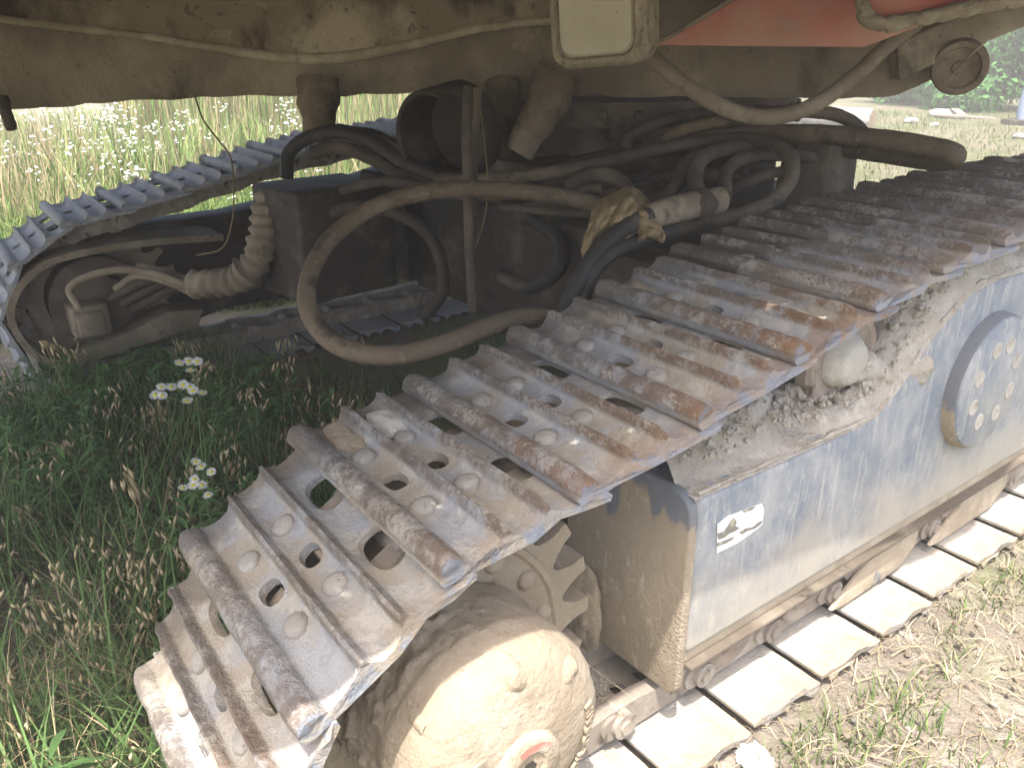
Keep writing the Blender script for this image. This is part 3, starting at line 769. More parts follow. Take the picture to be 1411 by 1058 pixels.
dg = bpy.context.evaluated_depsgraph_get(); dg.update(); nm_ = bpy.data.meshes.new_from_object(floor_.evaluated_get(dg)); floor_.modifiers.clear(); floor_.data = nm_
bpy.data.objects.remove(ct_)
# beam below the floor: its foot is the straight dark line across the picture
foot = [(-40, 155, 2.06), (60, 148, 2.20), (180, 139, 2.36), (300, 134, 2.48), (450, 131, 2.54), (600, 130, 2.54), (750, 131, 2.42), (900, 133, 2.29), (1040, 135, 2.17), (1180, 137, 2.08), (1235, 128, 2.07), (1290, 108, 2.06)]
Pb = [pt(*p) for p in foot]
rows = []; bm = bmesh.new(); Qb = catmull(Pb, 6)
for p in Qb:
    dv = Vector((p.x-CAM[0], p.y-CAM[1], 0)).normalized()
    w = .006*fbm(p, 6) ; foot_z = p.z + .007*fbm(p, 14, 3)
    rows.append([bm.verts.new(q) for q in (Vector((p.x, p.y, foot_z))+dv*.05, Vector((p.x, p.y, foot_z)), Vector((p.x, p.y, foot_z+.07))-dv*w, Vector((p.x, p.y, p.z+.14))+dv*w, Vector((p.x, p.y, DZ+.02)), Vector((p.x, p.y, DZ+.02))+dv*.05)])
for i in range(len(rows)-1):
    for k in range(6): bm.faces.new((rows[i][k], rows[i][(k+1) % 6], rows[i+1][(k+1) % 6], rows[i+1][k]))
bm.faces.new(rows[0]); bm.faces.new(rows[-1][::-1])
us(bm_obj('main_beam', bm, M_brown, None, True, 45))
# curved sheet in front of the beam with a rolled lower lip
lipc = [(-60, 12), (0, 26), (100, 38), (200, 50), (330, 71), (400, 80), (480, 78), (560, 63), (650, 42), (740, 30), (800, 26)]
Pl = [pt(px, py, np.interp(px, [p[0] for p in foot], [p[2] for p in foot])-.20) for px, py in lipc]
Ql = catmull(Pl, 6); rows = []; bm = bmesh.new()
for p in Ql:
    dv = Vector((p.x-CAM[0], p.y-CAM[1], 0)).normalized()
    rows.append([bm.verts.new(q) for q in (p+dv*.012, p, Vector((p.x, p.y, DZ+.02))-dv*.05, Vector((p.x, p.y, DZ+.02))-dv*.03)])
for i in range(len(rows)-1):
    for k in range(4): bm.faces.new((rows[i][k], rows[i][(k+1) % 4], rows[i+1][(k+1) % 4], rows[i+1][k]))
bm.faces.new(rows[0]); bm.faces.new(rows[-1][::-1])
shp = us(bm_obj('curved_sheet', bm, M_sheet, None, True, 45))
sub(tube('rolled_lip', Pl, [.009, .009, .010, .011, .014, .017, .017, .015, .013, .011, .010], M_lip, None, 10, 6, .004, 40), shp)

# work lamp housing: rounded box, recessed lens panel
def rrect(w, h, r, n=6):
    o = []
    for cx, cy, a0 in ((w/2-r, h/2-r, 0), (-w/2+r, h/2-r, 90), (-w/2+r, -h/2+r, 180), (w/2-r, -h/2+r, 270)):
        for a in np.linspace(a0, a0+90, n): o.append((cx+r*math.cos(R(a)), cy+r*math.sin(R(a))))
    return o
def lamp_loft(name, rings, mat):
    bm = bmesh.new(); prev = None
    for (w, h, r, d) in rings:
        vs_ = [bm.verts.new((x, d, z)) for x, z in rrect(w, h, r)]
        if prev:
            for k in range(len(vs_)): bm.faces.new((prev[k], prev[(k+1) % len(vs_)], vs_[(k+1) % len(vs_)], vs_[k]))
        else: bm.faces.new(vs_[::-1])
        prev = vs_
    bm.faces.new(prev); return bm_obj(name, bm, mat, None, True, 40)
lamp = us(lamp_loft('lamp_housing', [(.17, .20, .03, .17), (.20, .235, .035, .10), (.205, .24, .036, .03), (.198, .232, .036, .008), (.185, .22, .034, .0), (.172, .206, .032, .0), (.166, .20, .03, .008), (.162, .196, .03, .010)], M_mudcake))
lens = sub(lamp_loft('lamp_panel', [(.160, .194, .03, .009), (.152, .186, .028, .003), (.140, .172, .026, .002)], M_cream), lamp)
lp = pt(818, 5, 1.62); lamp.location = lp; lamp.rotation_euler = (0, R(-4), YAW+R(-20)-R(6))

# red panel and the muddy skirt to its right
us(poly_extrude('red_panel', [pt(x, y, d) for x, y, d in ((906, 63, 1.98), (1192, 66, 1.86), (1268, 36, 1.82), (1330, -10, 1.78), (1330, -70, 1.78), (1100, -70, 1.88), (1012, -4, 1.94))], Vector((-FWD[0], -FWD[1], 0))*-.03, M_red, None, .004))
us(tube('panel_edge', [pt(900, 64, 1.985), pt(950, 35, 1.965), pt(1010, -2, 1.935), pt(1060, -34, 1.92)], .007, M_brown, None, 8, 4))
sk = us(poly_extrude('skirt_plate', [pt(x, y, 1.68) for x, y in ((1190, -40), (1192, 14), (1206, 30), (1236, 30), (1310, 14), (1440, -10), (1440, -60))], Vector((-FWD[0], -FWD[1], 0))*-.02, M_red, None, .003))
sub(tube('muddy_edge', [pt(x, y, 1.67) for x, y in ((1187, -40), (1189, 0), (1193, 22), (1206, 33), (1236, 32), (1310, 17), (1380, 3), (1450, -12))], .0155, M_mudcake, None, 12, 8, .007, 45), sk)
us(poly_extrude('side_beam', [pt(x, y, 1.97) for x, y in ((1235, 60), (1290, 36), (1450, -30), (1450, 24), (1411, 38), (1350, 62), (1290, 88), (1240, 112))], Vector((-FWD[0], -FWD[1], 0))*-.06, M_brown, None, .006))
# round pulley end hanging under the side beam
dsk = us(lathe_x('round_end', [(-.05, .055), (-.03, .063), (.02, .064), (.03, .060), (.032, .048), (.022, .044), (.022, .018), (.03, .016), (.032, .008), (.032, 0)], (0, 0), M_sleeve, None, 40))
dsk.location = pt(1322, 92, 1.98) - US.location + US.location; dsk.rotation_euler = (0, R(6), YAW-R(90)-R(25))
sub(tube('stay_wire', [(.034, -.02, -.025), (.036, .01, .02), (.036, .045, .062)], .0022, M_lip, None, 6, 4), dsk)
# small hanging pin at the far left
tube_ = us(tube('hanging_pin', [pt(2, 135, 2.0), pt(8, 155, 2.0), pt(16, 178, 2.0)], [.016, .015, .013], M_dark, None, 10, 5, .003, 60))

# ------------------------------------------------------------------ hoses
def hose(px, rad, mat, label, name='hydraulic_hose', cat='hose', group='hydraulic hoses under the machine', seg=14, rough=.0012, sub_=8):
    P = [pt(*p) for p in px]
    o = tube(name, P, rad, mat, None, seg, sub_, rough, 35)
    tag(o, label, cat, group); return o
loop = hose([(930, 300, 1.96), (880, 295, 1.90), (838, 286, 1.84), (770, 271, 1.80), (690, 262, 1.79), (600, 263, 1.78), (520, 284, 1.76), (455, 330, 1.70), (424, 390, 1.62), (430, 440, 1.56), (470, 478, 1.50), (535, 490, 1.46), (610, 475, 1.46), (680, 448, 1.50), (735, 436, 1.56), (800, 452, 1.62)],
            .0185, M_hosetan, 'big tan dusty hose loop hanging in front of the dark centre')
hose([(985, 283, 1.80), (930, 288, 1.74), (885, 302, 1.70), (845, 325, 1.66), (815, 358, 1.64), (790, 402, 1.62), (775, 450, 1.66)], .0185, M_rubdark, 'black hose curving down from the clamp past the yellow cloth')
hose([(930, 318, 1.76), (880, 332, 1.70), (840, 350, 1.66), (815, 378, 1.63), (800, 420, 1.64)], .017, M_rubdark, 'short black hose tucked below the yellow cloth by the track')
hose([(880, 62, 1.80), (910, 90, 1.78), (955, 125, 1.76), (1005, 152, 1.76), (1060, 162, 1.77), (1120, 146, 1.80), (1175, 107, 1.84), (1225, 62, 1.86), (1262, 34, 1.86)], .0175, M_sleeve, 'tan hose sagging from the lamp housing to the red panel')
hose([(905, 200, 2.2), (960, 190, 2.15), (1040, 186, 2.08), (1110, 185, 2.0), (1190, 190, 1.95), (1260, 199, 1.90), (1305, 208, 1.87), (1316, 217, 1.88), (1290, 222, 1.95), (1220, 212, 2.05), (1150, 203, 2.15), (1090, 200, 2.25), (1020, 205, 2.35)], .024, M_hosetan, 'thick hose loop jutting right above the track top')
hose([(1020, 192, 2.05), (1060, 197, 1.99), (1088, 215, 1.93), (1090, 245, 1.88), (1066, 276, 1.85), (1020, 296, 1.84), (960, 308, 1.86), (900, 325, 1.9)], .0175, M_rubber, 'hose bending down in a loop onto the track')
hose([(600, 247, 2.2), (680, 246, 2.15), (760, 238, 2.1), (840, 222, 2.06), (920, 203, 2.05), (1000, 192, 2.06), (1070, 190, 2.1)], .0165, M_rubber, 'long hose running level across the dark centre')
hose([(640, 262, 2.3), (720, 252, 2.25), (790, 226, 2.2), (860, 212, 2.2), (940, 208, 2.25), (1010, 212, 2.3)], .0185, M_rubdark, 'dark hose behind the long level hose')
hose([(780, 256, 2.0), (815, 240, 1.98), (850, 246, 1.96), (868, 268, 1.92), (872, 300, 1.9)], .0175, M_rubber, 'grey hose arching over just above the yellow cloth')
hose([(866, 215, 2.2), (866, 192, 2.2), (900, 172, 2.2), (960, 158, 2.22), (1040, 152, 2.25), (1100, 160, 2.3)], .016, M_rubber, 'upper hose bending in from the left below the body')
hose([(925, 210, 2.1), (922, 190, 2.1), (960, 174, 2.08), (1020, 164, 2.06), (1090, 154, 2.05), (1150, 158, 2.06), (1185, 178, 2.1), (1190, 205, 2.14)], .0165, M_hosetan, 'tan hose passing behind the sagging hose at right')
hose([(965, 275, 1.9), (958, 240, 1.94), (975, 214, 1.98), (1020, 202, 2.02), (1070, 204, 2.08)], .0185, M_rubber, 'hose rising from the clamp then bending right')
hose([(1000, 270, 1.92), (1000, 240, 1.96), (1020, 220, 2.0), (1065, 213, 2.05), (1120, 216, 2.1)], .0165, M_rubber, 'inner hose rising beside the bending hose at the clamp')
hose([(690, 285, 2.2), (760, 292, 2.15), (830, 296, 2.1), (880, 300, 2.0)], .012, M_rubber, 'thin grey pipe below the top of the big loop')
hose([(395, 245, 2.45), (398, 212, 2.45), (425, 190, 2.42), (470, 182, 2.4), (515, 196, 2.36), (555, 222, 2.3), (610, 244, 2.25), (680, 250, 2.25)], .021, M_rubdark, 'black hose arching out from under the left hanging stub')
hose([(430, 210, 2.5), (470, 203, 2.48), (515, 220, 2.44), (560, 245, 2.4), (620, 262, 2.36)], .021, M_rubber, 'second dark hose nested inside the arch at left')
hose([(465, 183, 2.55), (510, 186, 2.5), (550, 205, 2.46), (590, 228, 2.4), (650, 240, 2.35)], .02, M_rubber, 'upper dark hose sloping right from the hanging stub')
hose([(440, 300, 2.6), (490, 285, 2.55), (560, 300, 2.5), (600, 340, 2.5), (610, 400, 2.5), (580, 440, 2.5)], .02, M_dark, 'dark hose in the shadow inside the big loop')
hose([(730, 300, 2.4), (770, 330, 2.35), (770, 370, 2.3), (730, 395, 2.3), (690, 380, 2.35)], .022, M_rubdark, 'black curl of hose deep behind the hanging strap')
for k, px in enumerate(([(470, 262, 2.4), (540, 250, 2.35), (640, 268, 2.3), (740, 266, 2.2), (830, 258, 2.15)], [(500, 240, 2.5), (580, 262, 2.45), (680, 276, 2.35), (780, 262, 2.3), (900, 240, 2.25)],
                        [(760, 300, 2.5), (800, 275, 2.4), (880, 250, 2.3), (960, 240, 2.3), (1030, 250, 2.3)], [(690, 215, 2.6), (760, 222, 2.5), (850, 196, 2.45), (930, 190, 2.45), (1000, 200, 2.5)],
                        [(900, 290, 2.2), (930, 255, 2.2), (945, 225, 2.2), (980, 200, 2.2)], [(830, 330, 2.2), (850, 290, 2.25), (900, 270, 2.25), (950, 262, 2.2)], [(1010, 260, 2.1), (1060, 240, 2.15), (1110, 235, 2.2), (1150, 245, 2.3)])):
    hose(px, .015+.002*(k % 3), (M_rubber, M_rubdark)[k % 2], ('dark hose just above the top of the big loop', 'black hose crossing low behind the dusty strap', 'grey hose curving deep right of the yellow cloth', 'black hose under the paler wrapped stub', 'grey hose standing up left of the ring clamp', 'black hose bending deep above the yellow cloth', 'short grey hose deep below the thick jutting loop')[k])
uc(box('swivel_block', (0, 0, 0), (.16, .14, .20), M_darkdust, None, .02, sub=2, nz=.01, ns=9)).location = pt(1125, 235, 2.2)
uc(box('valve_body', (0, 0, 0), (.22, .20, .16), M_dark, None, .02, sub=2, nz=.008, ns=9)).location = pt(1000, 245, 2.45)
# hanging strap pair
hose([(645, 122, 1.95), (643, 190, 1.94), (645, 260, 1.93), (647, 340, 1.92), (652, 430, 1.92)], .0125, M_rubber, 'narrow dusty strap hanging straight down through the big loop', 'hanging_strap', 'strap', None, 8)
hose([(658, 122, 2.02), (656, 180, 2.02), (653, 240, 2.0), (655, 300, 2.0)], .010, M_rubber, 'darker strap hanging just behind the dusty strap', 'hanging_strap', 'strap', None, 8)
# fabric wrapped hose stubs from the body
def stub(px, rads, label):
    P = [pt(*p) for p in px]
    o = tag(tube('wrapped_hose', P, rads, M_sleevedk, None, 18, 8, .012, 22), label, 'hose', 'cloth wrapped hose stubs'); return o
stub([(438, 112, 2.46), (438, 140, 2.46), (440, 165, 2.46), (436, 190, 2.46)], [.062, .060, .048, .044], 'lumpy wrapped stub hanging below the body at left')
stub([(694, 112, 2.34), (693, 150, 2.34), (690, 185, 2.34), (700, 215, 2.36)], [.05, .052, .046, .03], 'darker wrapped hose right of the strap, left of a pair')
stub([(765, 110, 2.2), (752, 145, 2.2), (735, 175, 2.2), (715, 212, 2.22)], [.06, .058, .05, .034], 'paler wrapped hose right of the strap, right of a pair')
# ribbed wrap at the far motor
P_ = [pt(*p) for p in ((266, 392, 2.75), (300, 390, 2.72), (330, 384, 2.70), (352, 362, 2.68), (362, 330, 2.66), (366, 300, 2.66), (372, 268, 2.66))]
Q_ = catmull(P_, 14)
rr = [.046 + .006*math.sin(i*.95) + (.012 if 30 < i < 36 else 0) for i in range(len(Q_))]
V_, F_ = tube_data(Q_, rr, 18, True, .006, 30)
tag(mesh('wrapped_hose', V_, F_, M_sleeve, None, True, 60), 'ribbed wrapped hose bending up beside the far travel motor', 'hose', 'cloth wrapped hose stubs')
for px, lb in (([(262, 395, 2.73), (215, 378, 2.70), (170, 372, 2.70), (125, 380, 2.72), (96, 398, 2.76), (110, 425, 2.78)], 'thin hose arching over the far travel motor'),
               ([(262, 402, 2.74), (230, 388, 2.72), (190, 380, 2.74), (160, 398, 2.78)], 'short hose just below the arch at the far motor'),
               ([(258, 385, 2.76), (225, 374, 2.76), (190, 368, 2.8)], 'upper short hose entering the ribbed wrap at the far motor')):
    hose(px, .013, M_sleeve, lb)
# open drum and box forms in the dark under the body
drum = empty('open_drum', pt(612, 188, 2.22)); tag(drum, 'black open round drum behind the dusty strap', 'drum')
V = []; 
d_ = lathe_x('shell', [(-.09, .05), (-.09, .132), (.05, .132), (.058, .126), (.05, .119), (-.08, .117), (-.08, 0)], (0, 0), M_dark, drum, 48)
drum.rotation_euler = (0, R(8), YAW-R(90)-R(38))
lb = tag(box('hose_bracket_box', (0, 0, 0), (.30, .36, .36), M_dark, None, .012, sub=2, nz=.006, ns=8), 'dark square box standing left behind the big hose loop', 'box')
lb.location = pt(450, 325, 2.75); lb.rotation_euler = (0, 0, R(8))
# clamp sleeve
hose([(893, 300, 1.715), (930, 288, 1.745), (965, 281, 1.78), (992, 276, 1.81)], [.027, .029, .029, .029], M_sleeve, 'mud coated sleeve gripping the hoses beside the track', 'hose_sleeve', 'sleeve', None, 16, .003)
hose([(966, 262, 1.775), (972, 282, 1.765), (970, 303, 1.78)], [.012, .030, .012], M_rubber, 'ring clamp round the muddy sleeve', 'hose_clamp', 'clamp', None, 12, .001)
# yellow cloth draped over hoses
def rag():
    V = []; F = []; NU, NV = 60, 44
    for j in range(NV+1):
        v = j/NV
        for i in range(NU+1):
            u = i/NU
            px = 812 + 100*u + 5*math.sin(v*6+u*3) - 6*v*(1-u)
            py = 264 + 86*v**1.1 + 5*math.sin(u*9.0)*(1-v) + 26*abs(u-.42)**2.2*4*(1-v) + 7*math.sin(u*13+1)*v - 22*u*v
            d = 1.745 - .06*math.sin(min(1, v*1.7)*math.pi/2) + .075*(1-min(1, v*2.2))**2 + .012*math.sin(u*19+v*3)*(.35+v*.7) + .006*math.sin(u*41+v*9) + .006*math.sin(v*23+u*11)
            V.append(pt(px, py, d))
    for j in range(NV):
        for i in range(NU):
            a = j*(NU+1)+i; F.append((a, a+1, a+NU+2, a+NU+1))
    o = mesh('yellow_cloth', V, F, M_rag, None, True)
    md = o.modifiers.new('thick', 'SOLIDIFY'); md.thickness = .004
    return tag(o, 'dirty yellow cloth draped over the hoses', 'cloth')
rag()
# thin wire
tag(tube('hanging_wire', [pt(*p) for p in ((268, 130, 2.40), (280, 165, 2.38), (300, 192, 2.36), (318, 218, 2.34), (322, 262, 2.33), (320, 305, 2.33), (306, 342, 2.34), (270, 352, 2.36))], .0026, M_wire, None, 6, 8), 'thin wire dangling in front of the far track', 'wire')
tag(tube('hanging_wire', [pt(*p) for p in ((660, 130, 2.1), (668, 200, 2.1), (672, 250, 2.1), (668, 300, 2.1), (652, 350, 2.1))], .0018, M_wire, None, 6, 6), 'thin wire dangling right beside the dusty strap', 'wire')

# ------------------------------------------------------------------ soil on the frame
def top_z(y):
    ys = [p[0] for p in prof[1:12]]; zs = [p[1] for p in prof[1:12]]
    return float(np.interp(y, ys, zs))
def heap():
    V = []; F = []; NX_, NY_ = 44, 190
    for j in range(NY_+1):
        y = .275 + 1.75*j/NY_
        for i in range(NX_+1):
            u = -1 + 2*i/NX_; x = u*.152
            p = Vector((x, y, 0))
            e = max(0, 1-abs(u)**5)
            edge = .5 + .5*mnoise.noise(Vector((y*9, 3 if u > 0 else 8, 0)))
            h = e*(.056 + .022*fbm(p, 9, 2) + .022*abs(fbm(p, 26, 3)) + .014*abs(fbm(p, 70, 2)))
            h += .05*e*math.exp(-((y-1.0)/.16)**2)*(1-.5*abs(u)) 
            h += .022*e*math.exp(-((y-.48)/.13)**2)
            bare = max(0, min(1, (u-.45-.5*edge+.22*(1 if y < .66 else 0))*4)) if y < .72 else max(0, min(1, (u-.72-.3*edge)*4))
            h *= 1-.9*bare
            dy = y-CR[0]; hollow = math.exp(-(dy/.10)**2)*max(0, min(1, (.12-x)/.08))
            V.append((x, y, top_z(y) - .004 + h*(1-.85*hollow)))
    for j in range(NY_):
        for i in range(NX_):
            a = j*(NX_+1)+i; F.append((a, a+1, a+NX_+2, a+NX_+1))
    o = mesh('soil_heap', V, F, M_soil, None, True)
    return tag(o, 'grey dry soil heaped along the top of the track frame', 'soil')
hp = heap()
def clod_mesh(seed, sub_=2):
    bm = bmesh.new(); bmesh.ops.create_icosphere(bm, subdivisions=sub_, radius=1)
    for v in bm.verts:
        n_ = v.co.normalized(); v.co = n_*(1+.38*fbm(n_+Vector((seed*3.1, 0, 0)), 1.5, 3)); v.co.z *= .72
    me = bpy.data.meshes.new('clod'); bm.to_mesh(me); bm.free(); me.materials.append(M_soil)
    me.polygons.foreach_set('use_smooth', [True]*len(me.polygons)); me.set_sharp_from_angle(angle=R(35)); return me
CL = [clod_mesh(s) for s in range(5)]
for k in range(80):
    y = random.choice([random.uniform(.30, .66), random.uniform(.30, .66), random.uniform(.86, 1.35), random.uniform(.3, 1.6)]); u = random.uniform(-.3, .55) if y < .66 else random.uniform(-.3, .9)
    c = bpy.data.objects.new('clod', random.choice(CL)); link(c, hp)
    s = random.choice([.007, .009, .012, .012, .016, .022]); c.scale = (s*random.uniform(.8, 1.3), s*random.uniform(.8, 1.3), s)
    if abs(y-CR[0]) < .1: y += .2
    c.location = (u*.15, y, top_z(y)+.054+.3*s+.022*math.exp(-((y-.48)/.13)**2)+.05*math.exp(-((y-1.0)/.16)**2)*(1-.5*abs(u))); c.rotation_euler = (random.random()*6, random.random()*6, random.random()*6)
# crumbs
def crumbs(name, spots, mat, parent=None, sub_=1, flat=1.0):
    base = np.array([v.co[:] for v in CL[1].vertices]) if False else None
    ico = bmesh.new(); bmesh.ops.create_icosphere(ico, subdivisions=sub_, radius=1); ico.verts.ensure_lookup_table()
    bv = np.array([v.co[:] for v in ico.verts]); bf = np.array([[v.index for v in f.verts] for f in ico.faces]); ico.free()
    n = len(spots); sp_ = np.array([s[:3] for s in spots]); sz = np.array([s[3] for s in spots])
    V = bv[None]*(1+rng.normal(0, .22 if sub_ == 1 else .10, (n, len(bv), 1)))*sz[:, None, None]*rng.uniform(.7, 1.3, (n, 1, 3)) + sp_[:, None, :]
    F = bf[None] + (np.arange(n)*len(bv))[:, None, None]
    return mesh(name, V.reshape(-1, 3), F.reshape(-1, 3), mat, parent, sub_ > 1)
sp_ = []
for k in range(2600):
    y = random.uniform(.28, 1.9); u = random.uniform(-.9, .95)
    if abs(y-CR[0]) < .09 and u < .6: continue
    sp_.append((u*.148, y, top_z(y)+.050+.022*math.exp(-((y-.48)/.13)**2)*(1-abs(u)**5)+.05*math.exp(-((y-1.0)/.16)**2)*(1-.5*abs(u))*(1-abs(u)**5), random.choice([.0025, .003, .004, .005, .007])))
tag(crumbs('crumbs', sp_, M_soil, hp), kind='stuff')
# mud cakes stuck on shoes
def cake(px, py, d, rx, ry, rz, mat, label, seed, up=Vector((0, 0, 1)), cat='mud'):
    bm = bmesh.new(); bmesh.ops.create_icosphere(bm, subdivisions=4, radius=1)
    for v in bm.verts:
        n_ = v.co.normalized(); k = 1+.30*fbm(n_+Vector((seed*2.7, 1, 0)), 1.4, 4)
        v.co = Vector((n_.x*rx*k, n_.y*ry*k, n_.z*rz*k))
    o = bm_obj('mud_cake', bm, mat, None, True, 60); o.location = pt(px, py, d); o.rotation_euler = up.to_track_quat('Z', 'Y').to_euler()
    return tag(o, label, cat, 'mud stuck to the shoes')
def on_shoe(i, x, t, h):
    m = near_shoes[i].matrix_local; return Vector(near_track.location) + (m @ Vector((x, t, h)))
def cake_on(i, x, t, rx, ry, rz, mat, label, seed):
    o = cake(0, 0, 1, rx, ry, rz, mat, label, seed); o.location = on_shoe(i, x, t, -.001)
    o.rotation_euler = near_shoes[i].matrix_local.to_euler(); return o
cake_on(4, -.150, .114, .050, .026, .013, M_pale, 'white dry mud cake on the shoe below the big hose loop', 3)
cake_on(7, -.17, .03, .05, .022, .018, M_hub, 'pinkish mud lump on the inner end of a rib', 6)
cake_on(7, .08, .045+.07, .07, .02, .012, M_soil, 'crumbly grey soil lying between two ribs of the shoe beyond the roller', 9)
cake_on(4, -.16, .046, .06, .028, .009, M_hub, 'flat tan mud filling the shoe corner near the grass', 11)

# ------------------------------------------------------------------ vegetation tools
class Veg:
    def __init__(s): s.V = []; s.F = []; s.C = []; s.n = 0
    def add(s, V, F, C):
        V = np.asarray(V, float).reshape(-1, 3); s.V.append(V); s.F.append(np.asarray(F)+s.n); s.C.append(np.asarray(C, float).reshape(-1, 3)); s.n += len(V)
    def blades(s, base, h, w, az, lean, col, colt=None, segs=4, droop=1.0, tip=.05):
        base = np.asarray(base, float); N = len(base)
        if N == 0: return
        t = np.linspace(0, 1, segs+1)
        dirx = np.stack([np.cos(az), np.sin(az), np.zeros(N)], 1); side = np.stack([-np.sin(az), np.cos(az), np.zeros(N)], 1)
        bend = lean[:, None]*t[None]**(1+.8*droop)
        up = np.sqrt(np.clip(1-np.minimum(bend, .98)**2*.75, .05, 1))*t[None]
        P = base[:, None, :] + dirx[:, None, :]*(bend*h[:, None])[..., None]; P[..., 2] += up*h[:, None]
        wt = np.clip(1-t**1.6, tip, 1)[None]*w[:, None]
        tw = rng.uniform(-.5, .5, N)[:, None]*t[None]
        sd_ = side[:, None, :]*np.cos(tw)[..., None] + dirx[:, None, :]*np.sin(tw)[..., None]
        A = P - sd_*wt[..., None]*.5; B = P + sd_*wt[..., None]*.5
        V = np.stack([A, B], 2).reshape(N, -1, 3)
        k = np.arange(segs)*2; f = np.stack([k, k+1, k+3, k+2], 1)
        F = (f[None] + (np.arange(N)*(segs+1)*2)[:, None, None]).reshape(-1, 4)
        if colt is None: colt = col
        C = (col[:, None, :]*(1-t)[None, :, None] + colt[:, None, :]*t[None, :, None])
        C = np.repeat(C, 2, axis=1)
        s.add(V, F, C)
    def build(s, name, mat, parent=None):
        V = np.concatenate(s.V); C = np.concatenate(s.C)
        me = bpy.data.meshes.new(name); quads = [f for f in s.F if f.shape[1] == 4]; tris = [f for f in s.F if f.shape[1] == 3]
        nq = sum(len(f) for f in quads); nt = sum(len(f) for f in tris)
        loops = np.concatenate([f.ravel() for f in quads+tris]).astype(np.int32)
        starts = np.concatenate([np.arange(nq)*4, nq*4+np.arange(nt)*3]).astype(np.int32)
        me.vertices.add(len(V)); me.vertices.foreach_set('co', V.ravel().astype(np.float32))
        me.loops.add(len(loops)); me.loops.foreach_set('vertex_index', loops)
        me.polygons.add(nq+nt); me.polygons.foreach_set('loop_start', starts)
        me.update(calc_edges=True); me.validate()
        ca = me.color_attributes.new('Col', 'FLOAT_COLOR', 'POINT')
        ca.data.foreach_set('color', np.c_[C, np.ones(len(C))].ravel().astype(np.float32))
        me.materials.append(mat)
        me.polygons.foreach_set('use_smooth', [True]*len(me.polygons))
        return link(bpy.data.objects.new(name, me), parent)
def leaf_geo(v, base, dirv, L, w, col, droop=.4):
    d = Vector(dirv).normalized(); s_ = d.cross(Vector((0, 0, 1)));
    s_ = s_.normalized() if s_.length > 1e-3 else Vector((1, 0, 0)); up = s_.cross(d)
    V = []; n = 6
    for i in range(n+1):
        t = i/n; c = Vector(base)+d*L*t - Vector((0, 0, 1))*droop*L*t*t; ww = w*math.sin(math.pi*min(1, t*.93+.07))**.8*.5
        V += [c-s_*ww+up*ww*.35, c, c+s_*ww+up*ww*.35]
    F = []
    for i in range(n):
        a = i*3; F += [(a, a+1, a+4, a+3), (a+1, a+2, a+5, a+4)]
    v.add(V, F, np.tile(col, (len(V), 1)))
def palette(N, cols, jit=.18):
    cols = np.array(cols); c = cols[rng.integers(0, len(cols), N)]
    return np.clip(c*(1+rng.normal(0, jit, (N, 1))), 0.005, .9)
GREENS = [(.085, .155, .045), (.105, .18, .055), (.13, .20, .07), (.07, .125, .045)]
DRY = [(.36, .29, .16), (.42, .34, .20), (.29, .23, .12), (.48, .40, .26)]

# foreground grass at left, between the tracks
def patch(N, x0, x1, y0, y1, hmin, hmax, wmin, wmax, cols, lean=(.1, .8), keep=None, tipcols=None, name=None, v=None, mask=None):
    x = rng.uniform(x0, x1, N); y = rng.uniform(y0, y1, N)
    if mask is not None:
        k = mask(x, y); x, y = x[k], y[k]
    N = len(x)
    h = rng.uniform(hmin, hmax, N)
    c = palette(N, cols)
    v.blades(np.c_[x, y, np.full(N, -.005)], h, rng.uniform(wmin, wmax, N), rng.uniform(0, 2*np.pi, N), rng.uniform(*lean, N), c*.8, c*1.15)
def clump(x, y, sc, th, seed):
    return np.array([mnoise.noise(Vector((a*sc, b*sc, seed))) for a, b in zip(x, y)]) > th
notrack = lambda x, y: (x < -.27) & (x > -2.25) | (y < -.62)
vg = Veg()
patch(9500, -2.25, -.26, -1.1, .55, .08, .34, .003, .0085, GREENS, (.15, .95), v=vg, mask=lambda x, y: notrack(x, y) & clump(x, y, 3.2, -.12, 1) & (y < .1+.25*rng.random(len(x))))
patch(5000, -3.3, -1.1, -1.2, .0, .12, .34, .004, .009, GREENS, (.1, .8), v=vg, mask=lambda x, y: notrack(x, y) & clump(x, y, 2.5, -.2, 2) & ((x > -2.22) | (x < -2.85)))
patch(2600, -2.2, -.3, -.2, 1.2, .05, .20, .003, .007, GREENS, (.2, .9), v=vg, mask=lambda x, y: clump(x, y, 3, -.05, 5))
for k in range(1700):
    x = rng.uniform(-2.2, -.3); y = rng.uniform(-1.0, .3)
    if mnoise.noise(Vector((x*2.4, y*2.4, 12))) < .02: continue
    b0 = Vector((x, y, rng.uniform(.02, .20))); nl = 5; c = np.array([.10, .19, .06])*rng.uniform(.7, 1.3)
    for j in range(nl):
        a = rng.uniform(0, 6.28); leaf_geo(vg, b0+Vector((0, 0, .015*j)), (math.cos(a), math.sin(a), rng.uniform(0, .8)), rng.uniform(.03, .08), rng.uniform(.008, .02), c*rng.uniform(.85, 1.15), .4)
gr = vg.build('grass', M_leaf); tag(gr, 'green grass growing between the tracks', 'grass', kind='stuff')
vg = Veg()
patch(3600, -2.25, -.26, -1.1, .45, .08, .34, .0015, .004, DRY, (.15, 1.3), v=vg, mask=lambda x, y: notrack(x, y) & clump(x, y, 2.6, -.05, 9))
dg_ = vg.build('dry_grass', M_straw); tag(dg_, 'dry straw coloured grass among the green at left', 'dry grass', kind='stuff')
